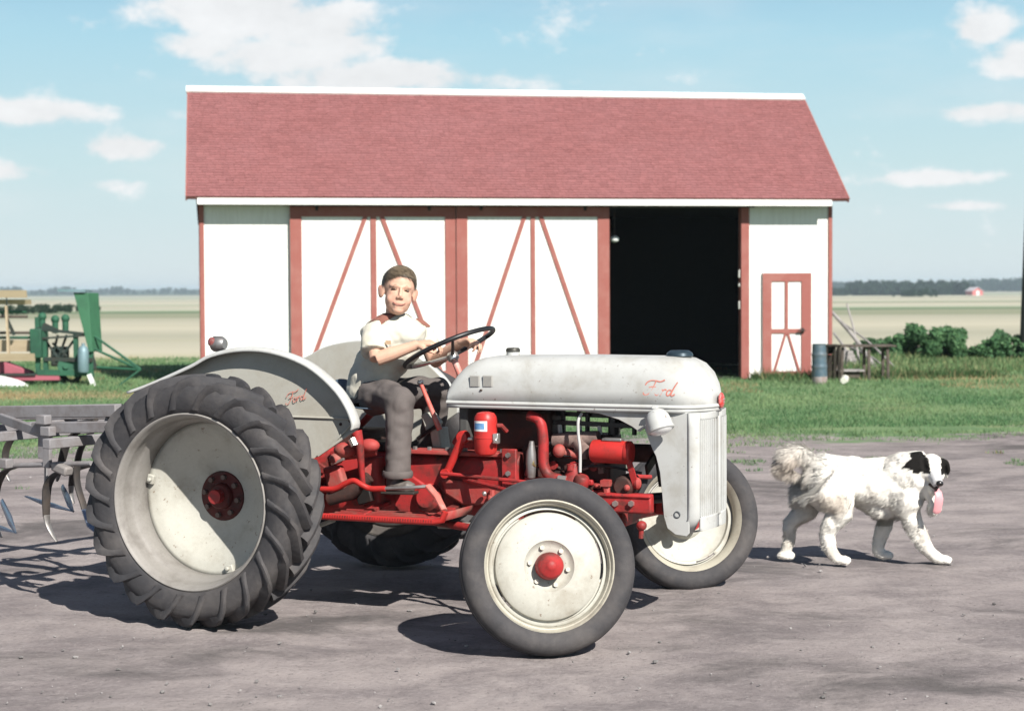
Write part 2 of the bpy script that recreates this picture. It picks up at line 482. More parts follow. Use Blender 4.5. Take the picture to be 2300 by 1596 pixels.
GRASS = vcol('grass_blades', .8, .2, .35)
def build_grass():
    rng = np.random.default_rng(3)
    n = 240000
    # even over the picture rather than over the ground: more blades where they show large
    t = rng.uniform(0, 1, n); y = 1 / (1 / 14.5 * (1 - t) + t / 43.0)
    x = rng.uniform(-1, 1, n) * (y * .31 + .8)
    keep = []
    for i in range(n):
        e = yard_edge(x[i], y[i])
        cl = mnoise.noise(Vector((x[i] * 1.6, y[i] * 2.2, 4)))
        p = 1.0 if y[i] > e + .6 else (.5 + cl if y[i] > e - .5 else (.9 if (cl > .42 and y[i] > e - 4.0) else 0.0))
        keep.append(rng.random() < p)
    k = np.array(keep); x, y = x[k], y[k]; n = len(x)
    h = rng.uniform(.02, .065, n); h[y > 29] *= 1.5; h[y < 19] *= .7
    pts = np.stack([x, y, np.full(n, -.012)], 1)
    w = .004 + y * .00045
    V = blades(pts, h, w, rng)
    base = np.array([[.125, .225, .10], [.155, .255, .115], [.20, .285, .135], [.135, .235, .11]])[rng.integers(0, 4, n)]
    dry = np.array([mnoise.noise(Vector((a * .45, b * .5, 9))) for a, b in zip(x, y)])
    dr = (dry > .36) & (rng.random(n) < .6)
    dr |= (np.exp(-((x + 7.5) / 3.6) ** 2 - ((y - 27.5) / 1.1) ** 2) > rng.random(n)) | (np.exp(-((x - 7.6) / 1.5) ** 2 - ((y - 31.6) / .9) ** 2) > rng.random(n))
    base[dr] = np.array([.34, .28, .15])
    base *= rng.uniform(.85, 1.18, (n, 1))
    mott = np.array([mnoise.fractal(Vector((a * .7, b * .45, 2)), .9, 2.0, 4) for a, b in zip(x, y)])
    base *= np.clip(1 + mott[:, None] * np.array([[.55, .30, .35]]), .6, 1.6)
    tri_cloud('grass', V, base, GRASS, kind='stuff')
build_grass()

def build_pebbles():
    rng = np.random.default_rng(5)
    ico = bmesh.new(); bmesh.ops.create_icosphere(ico, subdivisions=1, radius=1.0)
    iv = np.array([v.co for v in ico.verts]); fi = np.array([[v.index for v in f.verts] for f in ico.faces]); ico.free()
    n = 1000
    t = rng.uniform(0, 1, n); y = 1 / (1 / 5.2 * (1 - t) + t / 19.0); x = rng.uniform(-1, 1, n) * (y * .3 + .3)
    s = .003 + .009 * rng.random(n) ** 4
    V = []; cols = []
    for i in range(n):
        q = iv * (rng.uniform(.6, 1.3, (1, 3)) * s[i]) * np.array([1, 1, .6]) + rng.normal(0, .12 * s[i], iv.shape)
        q = q + np.array([x[i], y[i], s[i] * .15])
        V.append(q[fi]); g = rng.uniform(.13, .34); cols.append(np.tile([g, g * .95, g * .92], (len(fi), 1)))
    tri_cloud('pebbles', np.concatenate(V), np.concatenate(cols), vcol('pebble', .9, .2), kind='stuff')
build_pebbles()

def build_haze():
    mb = MB().box((0, 2750, 2.0), (12400, 6500, 26)); me = mb.mesh('haze', False)
    m = bpy.data.materials.new('haze'); m.use_nodes = True; nt = m.node_tree
    for nd in list(nt.nodes): nt.nodes.remove(nd)
    o = nt.nodes.new('ShaderNodeOutputMaterial'); v = nt.nodes.new('ShaderNodeVolumePrincipled')
    v.inputs['Color'].default_value = (.74, .90, 1.0, 1); v.inputs['Density'].default_value = .00026; v.inputs['Anisotropy'].default_value = 0.0
    nt.links.new(v.outputs[0], o.inputs['Volume']); me.materials.append(m)
    link('haze', me, kind='stuff')
build_haze()
# ------------------------------------------------------------------ barn
WHITE = mat('barn_white', (.80, .79, .75), .75, var=(.62, .60, .55), vscale=2.2, vamt=.35, bump=.25, bscale=9, stretch=(6, 6, .6), specks=((.30, .24, .18), 14, .66, .74))
RED_TRIM = mat('barn_red', (.285, .095, .078), .8, var=(.34, .155, .13), vscale=3.0, vamt=.5, bump=.2, bscale=30)
ROOF_RED = None
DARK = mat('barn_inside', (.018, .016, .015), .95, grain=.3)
FASCIA = mat('fascia_white', (.80, .80, .76), .7, var=(.6, .6, .56), vscale=4, vamt=.3)
IRON = mat('dark_iron', (.035, .033, .032), .55, .6, var=(.12, .06, .04), vscale=9, vamt=.6)
OLD_WOOD = mat('old_wood', (.10, .082, .066), .9, var=(.045, .036, .03), vscale=5, vamt=.8, bump=.5, bscale=40)
GREY_WOOD = mat('grey_wood', (.30, .28, .27), .9, var=(.16, .15, .145), vscale=5, vamt=.8, bump=.5, bscale=40, stretch=(1, 1, .3))

BY = R(9.5)
BE, BD = Vector((math.cos(BY), math.sin(BY), 0)), Vector((-math.sin(BY), math.cos(BY), 0))
BR = on_ground(1866, 848)                       # right front corner at the ground
_r = at_plane(452, 700, BR, BD); BW = (BR - _r).dot(BE)
BL = BR - BE * BW
def bp(u, v, b=0.0):
    """front wall point -> (along, up) of the barn"""
    p = at_plane(u, v, BL + BD * b, BD); return (p - BL).dot(BE), p.z

def build_barn():
    t = thing('barn', 'long white machine shed with red trim, red shingled gable roof and one open doorway', 'barn', (BL.x, BL.y, 0), BY)
    DEPTH = 5.2
    zt = bp(1150, 458)[1]                          # wall top under the eave
    a_door0 = bp(1366, 600)[0]; a_door1 = bp(1664, 600)[0]
    # walls: four separate walls with the doorway left open
    W = .14
    def wall(name, x0, x1, z0=0.0, z1=zt):
        return MB().box(((x0 + x1) / 2, W / 2, (z0 + z1) / 2), (x1 - x0, W, z1 - z0)).build(name, WHITE, t, smooth=False)
    a_d = bp(652, 600)[0]
    wall('wall', 0, a_door0 - .25)
    wall('wall', a_door1 + .02, BW)
    MB().box(((a_door0 + a_door1) / 2 - .115, W / 2, zt - .03), (a_door1 - a_door0 + .27, W, .06)).build('lintel', OLD_WOOD, t, smooth=False)
    # ends and back, with the gables
    e0, e1 = bp(418, 443, -.38), bp(1907, 446, -.38)
    bR = 2.45
    r0, r1 = bp(422, 201, bR), bp(1803, 215, bR)
    zr = (r0[1] + r1[1]) / 2; ze = (e0[1] + e1[1]) / 2
    back = DEPTH; zb = zt
    for x in (0.0, BW - W):
        MB().prism([(x, W + .002, 0), (x, back, 0), (x, back, zb), (x, bR, zr - .22), (x, W + .002, zt + .02)], (W, 0, 0)).build('wall', WHITE, t, smooth=False)
    MB().box((BW / 2, back + W / 2 + .002, zb / 2), (BW, W, zb)).build('wall', WHITE, t, smooth=False)
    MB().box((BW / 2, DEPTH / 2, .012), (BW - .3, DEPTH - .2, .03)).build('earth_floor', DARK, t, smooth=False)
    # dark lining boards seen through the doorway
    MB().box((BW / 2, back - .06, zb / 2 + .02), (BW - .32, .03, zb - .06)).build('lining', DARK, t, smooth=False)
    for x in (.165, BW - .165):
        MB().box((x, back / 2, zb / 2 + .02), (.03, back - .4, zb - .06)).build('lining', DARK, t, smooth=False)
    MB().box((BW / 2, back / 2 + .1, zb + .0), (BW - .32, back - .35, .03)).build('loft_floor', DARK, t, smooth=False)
    # roof: deck, then courses of wooden shingles
    A = Vector((e0[0], -.38, ze)); B = Vector((e1[0], -.38, ze)); Cc = Vector((r1[0], bR, zr)); Dd = Vector((r0[0], bR, zr))
    bA = Vector((e0[0] + .14, back + .4, zt - .12)); bB = Vector((e1[0] - .02, back + .4, zt - .12))
    nf = (B - A).cross(Dd - A).normalized(); nb = (Dd - Cc).cross(bB - Cc).normalized()
    if nb.z < 0: nb = -nb
    mdeck = mat('roof_deck', (.16, .06, .05), .9)
    deck = MB().prism([A, B, Cc, Dd], -nf * .05).build('roof', mdeck, t, smooth=False)
    MB().prism([Dd, Cc, bB, bA], -nb * .05).build('roof', mdeck, t, smooth=False)
    rng = random.Random(2)
    shm = bpy.data.materials.new('shingle_red'); shm.use_nodes = True
    k = N(shm.node_tree); bs = shm.node_tree.nodes['Principled BSDF']
    tc = k.n('ShaderNodeTexCoord').outputs['Object']; at = k.n('ShaderNodeAttribute'); at.attribute_name = 'tint'
    f1 = k.step(k.noise(tc, .9, 6, .6), .35, .7); c = k.mix(k.m('MULTIPLY', f1, .22), at.outputs['Color'], (.30, .145, .15, 1))
    c = k.mix(k.m('MULTIPLY', k.step(k.noise(k.scalev(tc, (1, 8, 8)), 3.0, 6, .7), .5, .78), .5), c, (.16, .065, .068, 1))
    k.l.new(c, bs.inputs['Base Color']); bs.inputs['Roughness'].default_value = .9; bs.inputs['Specular IOR Level'].default_value = .2
    def courses(P0, P1, Q1, Q0, nrm, name):
        rows = 44; V = []; cols = []
        for i in range(rows):
            f0, f1 = i / rows, (i + 1.25) / rows
            l0, l1 = P0.lerp(Q0, f0), P1.lerp(Q1, f0); u0, u1 = P0.lerp(Q0, min(1, f1)), P1.lerp(Q1, min(1, f1))
            L = (l1 - l0).length; x = 0.0
            while x < L - 1e-3:
                w = min(rng.uniform(.07, .17), L - x); s0, s1 = (x + .002) / L, (x + w - .002) / L
                jit = rng.uniform(-.03, .025); tk = .010 + rng.uniform(0, .005)
                dwn = (l0 - u0).normalized() * jit * .35 if i else Vector((0, 0, 0))
                a, b_ = l0.lerp(l1, s0) + dwn, l0.lerp(l1, s1) + dwn; d, c_ = u0.lerp(u1, s0), u0.lerp(u1, s1)
                a2, b2 = a + nrm * tk, b_ + nrm * tk; d2, c2 = d + nrm * .003, c_ + nrm * .003
                a, b_ = a + nrm * .001, b_ + nrm * .001
                g = rng.uniform(.90, 1.09); col = (.245 * g, .100 * g, .098 * g)
                V += [(a2, b2, c2), (a2, c2, d2), (a, b_, b2), (a, b2, a2)]; cols += [col] * 4
                x += w
        return tri_cloud(name, [[tuple(p) for p in tri] for tri in V], cols, shm, t, kind='stuff')
    courses(A + nf * .004, B + nf * .004, Cc + nf * .004, Dd + nf * .004, nf, 'shingle')
    courses(bB + nb * .004, bA + nb * .004, Dd + nb * .004, Cc + nb * .004, nb, 'shingle')
    # white ridge boards, fascia, rakes
    up = Vector((0, 0, 1))
    MB().bar(Dd + nf * .03 - (Cc - Dd).normalized() * .03 + (A - Dd).normalized() * .075, Cc + nf * .03 + (A - Dd).normalized() * .075, .175, .03, nf).bar(
        Dd + nb * .035 - (Cc - Dd).normalized() * .03 + (bA - Dd).normalized() * .075, Cc + nb * .035 + (bA - Dd).normalized() * .075, .18, .03, nb).build('ridge_board', FASCIA, t, smooth=False)
    zf0 = ze - .055
    a0, a1 = bp(443, 449, -.36)[0], bp(1868, 452, -.36)[0]
    MB().box(((a0 + a1) / 2, -.365, ze - .07), (a1 - a0, .025, .105)).build('fascia', FASCIA, t, smooth=False)
    MB().box(((a0 + a1) / 2, -.18, ze - .112), (a1 - a0 - .05, .335, .018)).build('soffit', OLD_WOOD, t, smooth=False)
    for (p, q) in ((A, Dd), (B, Cc)):
        MB().bar(p - nf * .028, q - nf * .028, .024, .09, nf).build('rake_board', RED_TRIM, t, smooth=False)
    # corner boards
    for x0, x1 in ((-.012, bp(459, 600)[0]), (bp(1860, 600)[0], BW + .012)):
        MB().box(((x0 + x1) / 2, -.014, zt / 2), (x1 - x0, .03, zt)).build('corner_board', RED_TRIM, t, smooth=False)
        xs = x0 + .005 if x0 < 1 else x1 - .005
    for x in (-.012, BW + .012):
        MB().box((x, .08, zt / 2), (.028, .158, zt)).build('corner_board', RED_TRIM, t, smooth=False)
    # door track with hangers
    zr_ = bp(1000, 461)[1]
    MB().bar((bp(655, 460)[0], -.10, zr_), (bp(1690, 460)[0], -.10, zr_), .07, .06).build('door_track', IRON, t, smooth=False)
    # two sliding doors
    z0 = .06
    def sliding_door(uL, uL2, uC0, uC1, uR2, uR, vt0, vt1, dl, dr, b0):
        xL, xL2, xC0, xC1, xR2, xR = (bp(u, 640)[0] for u in (uL, uL2, uC0, uC1, uR2, uR))
        zt0, zt1 = bp(uL, vt0)[1], bp(uL, vt1)[1]
        d = MB().box(((xL + xR) / 2, b0, (zt0 + z0) / 2), (xR - xL, .05, zt0 - z0)).build('sliding_door', WHITE, t, smooth=False)
        f = b0 - .037
        def board(x0, x1, za, zb_, dy=0.0): return MB().box(((x0 + x1) / 2, f - dy, (za + zb_) / 2), (x1 - x0, .024, zb_ - za)).build('frame_board', RED_TRIM, d, smooth=False)
        board(xL, xL2, z0, zt0); board(xR2, xR, z0, zt0)
        board(xL2, xR2, zt1, zt0); board(xL2, xR2, z0, z0 + .16); board(xC0, xC1, z0 + .16, zt1)
        for (ua, sgn) in ((dl, -1), (dr, 1)):
            xa = bp(ua, vt1)[0]; xb = xL2 + .09 if sgn < 0 else xR2 - .09
            MB().bar((xa, f + .001, zt1 + .01), (xb, f + .001, z0 + .16), .023, .075, (sgn, 0, .4)).build('brace', RED_TRIM, d, smooth=False)
        for fx in (.16, .84):
            xx = lerp(xL, xR, fx)
            MB().box((xx, f - .02, zt0 - .02), (.05, .012, .16)).cyl((xx, f - .03, zr_ + .0), (xx, f + .0, zr_), .05, n=14).build('roller', IRON, d)
        return d
    sliding_door(652, 678, 832, 845, 999, 1022, 460, 487, 820, 856, -.055)
    sliding_door(1024, 1049, 1190, 1200, 1340, 1366, 460, 487, 1176, 1212, -.065)
    # doorway jamb
    x0, x1 = bp(1664, 600)[0], bp(1682, 600)[0]
    MB().box(((x0 + x1) / 2, -.014, zt / 2 - .01), (x1 - x0, .03, zt - .03)).build('door_jamb', RED_TRIM, t, smooth=False)
    MB().box((x0 + .012, .07, zt / 2 - .01), (.024, .13, zt - .05)).build('door_jamb', RED_TRIM, t, smooth=False)
    mlatch = mat('latch_metal', (.62, .6, .55), .4, .7)
    for v in (615, 640, 685):
        p = bp(1659, v); MB().box((p[0], -.02, p[1]), (.028, .05, .14 if v != 640 else .06)).build('latch_plate', mlatch, t, bevel=.004)
    # small door
    X = lambda u: bp(u, 720)[0]
    Z = lambda v: bp(1765, v)[1]
    d = MB().box(((X(1711) + X(1820)) / 2, -.018, (Z(613) + .05) / 2), (X(1820) - X(1711), .035, Z(613) - .05)).build('small_door', WHITE, t, smooth=False)
    def bd(u0, u1, v0, v1):
        za, zb_ = (Z(v1) if v1 < 840 else .05), Z(v0)
        MB().box(((X(u0) + X(u1)) / 2, -.047, (za + zb_) / 2), (X(u1) - X(u0), .022, zb_ - za)).build('frame_board', RED_TRIM, d, smooth=False)
    bd(1711, 1731, 613, 845); bd(1798, 1820, 613, 845); bd(1731, 1798, 613, 632); bd(1731, 1798, 738, 748); bd(1731, 1798, 833, 845)
    bd(1761, 1768, 632, 738)
    for (ub, s) in ((1737, 1), (1793, -1)):
        MB().bar((X(1765 - s * 2), -.046, Z(746)), (X(ub), -.046, Z(834)), .02, .045, (s, 0, .3)).build('brace', RED_TRIM, d, smooth=False)
    MB().box((X(1800), -.062, Z(742)), (.05, .012, .09)).cyl((X(1803), -.06, Z(742)), (X(1803), -.11, Z(742)), .012).bar((X(1803) + .01, -.112, Z(742)), (X(1803) - .12, -.112, Z(742)), .02, .028).build('handle', IRON, d)
    # hanging lamp globe just inside the doorway
    p = bp(1380, 537, .35)
    lamp = MB().sphere((p[0], .35, p[1]), (.085, .085, .06), 18, 12).build('lamp_globe', mat('milk_glass', (.86, .88, .84), .25), t)
    MB().cyl((p[0], .35, p[1] + .05), (p[0], .35, zt - .05), .012).build('lamp_rod', IRON, t)
build_barn()
# ------------------------------------------------------------------ things standing round the yard
LEAF = vcol('leaf', .7, .25, .3)
def leaf_cloud(rng, centres, radii, n, size, cols, squash=1.0):
    """leaf-sized triangles through the volume of several clumps"""
    centres = np.asarray(centres, float); radii = np.asarray(radii, float)
    w = radii ** 2; idx = rng.choice(len(centres), n, p=w / w.sum())
    d = rng.normal(0, 1, (n, 3)); d /= np.linalg.norm(d, axis=1)[:, None]
    rr = radii[idx] * rng.uniform(.35, 1.08, n) ** .6
    p = centres[idx] + d * rr[:, None] * np.array([1, 1, squash])
    a = rng.normal(0, 1, (n, 3)); a /= np.linalg.norm(a, axis=1)[:, None]
    b = np.cross(a, d + rng.normal(0, .4, (n, 3))); b /= np.linalg.norm(b, axis=1)[:, None] + 1e-9
    s = size * rng.uniform(.6, 1.4, n)
    V = np.stack([p - a * (s * .5)[:, None], p + a * (s * .5)[:, None], p + b * (s * 1.3)[:, None]], 1)
    col = np.asarray(cols)[rng.integers(0, len(cols), n)] * rng.uniform(.75, 1.25, (n, 1))
    return V, col

def shrub(label, base, w, h, n, seed, cols):
    rng = np.random.default_rng(seed)
    t = thing('shrub', label, 'shrub', base, 0, 'shrubs at the edge of the grass')
    cs, rs = [], []
    for i in range(64):
        a = rng.uniform(-1, 1); f = (1 - abs(a) ** 2.6 * .75) * rng.uniform(.82, 1.08)
        z = rng.uniform(.06, .86) * h * f
        cs.append((a * w / 2, rng.uniform(-.35, .35) * w * .6, z)); rs.append(rng.uniform(.12, .24) * h)
    V, c = leaf_cloud(rng, cs, rs, int(n * 2.2), .055, cols)
    V = V.copy(); V[:, :, 2] = np.maximum(V[:, :, 2], .02)
    tri_cloud('leaves', V, c, LEAF, t, kind='stuff')
    st = MB()
    for i in range(12):
        p = cs[i]; st.tube([(p[0] * .35, p[1] * .4, -.03), (p[0] * .7, p[1] * .7, p[2] * .5), p], [.018, .013, .006], 6)
    st.build('stem', OLD_WOOD, t)
GR = [(.07, .165, .07), (.09, .20, .085), (.12, .235, .10), (.08, .18, .085)]
_p = on_ground(2095, 806); shrub('large rounded dark green shrub standing right of the barn', (_p.x, _p.y, 0), 2.15, .82, 9000, 1, GR)
_p = on_ground(2262, 806); shrub('smaller loose green shrub beside the dark pole at the edge', (_p.x, _p.y, 0), 1.35, .62, 4200, 2, GR)
_p = on_ground(1962, 800); shrub('low pale green shrub behind the plank bench', (_p.x, _p.y, 0), 1.1, .42, 2400, 4, [(.07, .15, .07), (.10, .18, .09)])

# utility pole at the right edge
_p = on_ground(2306, 806)
t = thing('utility_pole', 'tall dark wooden pole cut off by the right edge of the picture', 'pole', (_p.x, _p.y, 0))
PW = mat('tarred_wood', (.045, .05, .045), .9, var=(.02, .022, .02), vscale=3, vamt=.7, bump=.6, bscale=25, stretch=(2, 2, .3))
MB().tube([(0, 0, -.1), (.09, 0, 3), (.32, 0, 10.4)], [.165, .155, .12], 16).build('pole_shaft', PW, t)
MB().bar((.26, -1.0, 9.9), (.34, 1.0, 9.9), .1, .12).build('cross_arm', PW, t)
for s in (-.85, .85):
    MB().lathe([(.0, .0), (.02, 0), (.02, .08), (.045, .09), (.05, .13), (.03, .16), (0, .17)], (.30, s, 9.96), (0, 0, 1), 12).build('insulator', mat('porcelain', (.7, .7, .66), .3), t)

# blue grey drum leaning against the crate by the small door
YD = BL.y + 5.0
def near_barn(u, v, off=-.9):
    """ground spot seen at (u, v)"""
    return on_ground(u, v)
g0 = on_ground(1841, 862)
t = thing('oil_drum', 'battered blue grey steel drum with a pale rusted foot beside the small barn door', 'drum', (g0.x, g0.y, 0), R(9))
mdrum = mat('drum_blue', (.085, .135, .17), .55, .3, var=(.20, .19, .18), vscale=7, vamt=.6, bump=.2, bscale=20)
mfoot = mat('drum_foot', (.36, .31, .30), .85, .1, var=(.2, .13, .1), vscale=9, vamt=.6)
hb = .66
prof = [(.0, .12), (.125, .12)]
for i in range(0, 25):
    z = .12 + (hb - .12) * i / 24; r = .128 - .018 * (z / hb) ** 2 + (.007 if i in (7, 8, 16, 17) else 0)
    prof.append((r, z))
prof += [(.112, hb + .012), (.10, hb + .012), (.10, hb - .012), (0, hb - .012)]
MB().lathe(prof, (0, 0, 0), (-.02, 0, 1), 36).build('barrel', mdrum, t)
MB().lathe([(0, -.01), (.105, -.01), (.115, .0), (.126, .06), (.128, .125), (.118, .13)], (0, 0, 0), (-.02, 0, 1), 36).build('foot_ring', mfoot, t)

# dark crate, open to the right
g1 = on_ground(1868, 855)
t = thing('wooden_crate', 'dark open plank crate standing behind the blue drum', 'crate', (g1.x, g1.y + .12, 0), R(6))
cw, cd_, ch = .27, .34, .60
mcr = mat('crate_wood', (.022, .018, .013), .9, var=(.05, .042, .028), vscale=5, vamt=.7, bump=.5, bscale=30)
for i in range(4):
    MB().box((0, cd_ / 2, .075 + i * .148), (cw, .02, .138)).build('plank', mcr, t, smooth=False)
    MB().box((-cw / 2 + .01, 0, .075 + i * .148), (.02, cd_ - .024, .138)).build('plank', mcr, t, smooth=False)
for sx in (-1, 1):
    for sy in (-1, 1):
        MB().box((sx * (cw / 2 - .022), sy * (cd_ / 2 - .03), ch / 2), (.04, .035, ch)).build('post', mcr, t, smooth=False)
for i in range(3):
    MB().box((-.09 + i * .092, 0, ch + .0125), (.088, cd_ + .02, .024)).build('top_board', mcr, t, smooth=False)

# plank bench to the right of the crate
g2 = on_ground(1945, 853)
t = thing('plank_bench', 'grey weathered plank bench on thin legs right of the dark crate', 'bench', (g2.x, g2.y + .25, 0), R(4))
for i in range(3):
    MB().box((0, -.16 + i * .16, .585 + .004 * i), (1.05, .15, .024)).build('plank', OLD_WOOD, t, smooth=False)
for sx in (-.42, .06, .40):
    for sy in (-.16, .16):
        MB().bar((sx, sy, 0), (sx * .97, sy * .95, .567), .045, .045, (1, 0, 0)).build('leg', OLD_WOOD, t, smooth=False)
MB().box((-.24, 0, .16), (.44, .36, .03)).build('shelf', GREY_WOOD, t, smooth=False)
MB().box((-.25, .02, .085), (.33, .26, .11)).build('stretcher', OLD_WOOD, t, smooth=False)

g3 = on_ground(1896, 862)
t = thing('pail', 'small white enamel pail lying on the grass below the bench', 'pail', (g3.x, g3.y, .066), R(-8))
men = mat('white_enamel', (.78, .77, .68), .35, var=(.4, .3, .2), vscale=14, vamt=.3)
MB().lathe([(0, -.07), (.052, -.07), (.056, -.066), (.068, .07), (.072, .074), (.068, .078), (.063, .07), (.05, -.06), (0, -.062)], (0, 0, 0), (.2, .95, .12), 28).build('bucket', men, t)
MB().tube([(.07 * math.cos(a), -.06 - .05 * math.sin(a) * .4, .07 * math.sin(a)) for a in np.linspace(-.2, 3.3, 12)], .004, 6).build('bail', IRON, t)

# grey poles leaning behind the barn corner
poles = [((1880, 742), (1924, 772), 'thick grey weathered pole leaning from behind the barn corner', .045, (1868, 700)),
         ((0, 0), (1921, 775), 'thin grey pole rising upright behind the barn corner', .022, (1902, 682)),
         ((0, 0), (1944, 768), 'slim grey pole leaning low beside the thick one', .022, (1898, 728)),
         ((0, 0), (1898, 792), 'short grey pole lying across the others behind the barn corner', .03, (1873, 748)),
         ((0, 0), (1936, 795), 'dark grey pole slanting down towards the plank bench', .028, (1906, 778))]
for i, (_, lo, lab, r, hi) in enumerate(poles):
    yb = 35.6 + .25 * i
    b_, t_ = at_depth(*lo, yb), at_depth(*hi, yb + .7)
    d = (b_ - t_).normalized(); b2 = b_ + d * max(0, (b_.z - .02) / max(.15, -d.z)) if d.z < -.1 else b_
    o = MB().tube(spline([b2, b2.lerp(t_, .5) + Vector((.03, 0, .03)), t_], 4), [r * (1.1 - .04 * j) for j in range(9)], 8).build('pole', GREY_WOOD, None, label=lab, category='pole', group='grey poles heaped behind the barn')
# pale boards stacked flat
g4 = on_ground(1903, 822)
for i in range(4):
    MB().box((g4.x - .02 * i, g4.y + .02 * i, .06 + i * .075), (.34 - .02 * i, .6, .07)).build('timber_block', GREY_WOOD, None, smooth=False, bevel=.006,
        label=['lowest pale timber block of the stack behind the crate', 'second lowest pale timber block of the stack behind the crate', 'second highest pale timber block of the stack behind the crate', 'topmost pale timber block of the stack behind the crate'][i], category='timber', group='timber blocks stacked behind the crate')
# weeds along the barn foot
rng = np.random.default_rng(21)
n = 5200; a = rng.uniform(bp(1690, 845)[0] - .1, BW + 3.0, n); off = -.10 - np.abs(rng.normal(0, .28, n))
P = np.array([BL + BE * x + BD * o for x, o in zip(a, off)]); P[:, 2] = 0
h = rng.uniform(.05, .16, n) * (1 + .8 * (rng.random(n) < .1))
V = blades(P, h, np.full(n, .022), rng); c = np.array([[.06, .13, .045], [.11, .17, .07], [.28, .24, .13]])[rng.choice(3, n, p=[.5, .35, .15])] * rng.uniform(.7, 1.2, (n, 1))
tri_cloud('weeds', V, c, GRASS, kind='stuff')
n = 9000; y = rng.uniform(33.5, 43, n); x = rng.uniform(6.3, 13.5, n)
h = rng.uniform(.08, .22, n) * np.array([.45 + .9 * max(0, mnoise.noise(Vector((p * .8, q * .6, 2))) + .3) for p, q in zip(x, y)])
V = blades(np.stack([x, y, np.zeros(n)], 1), h, np.full(n, .04), rng); c = np.array([[.12, .215, .09], [.17, .25, .11], [.24, .27, .13]])[rng.integers(0, 3, n)] * rng.uniform(.7, 1.2, (n, 1))
tri_cloud('tall_grass', V, c, GRASS, kind='stuff')

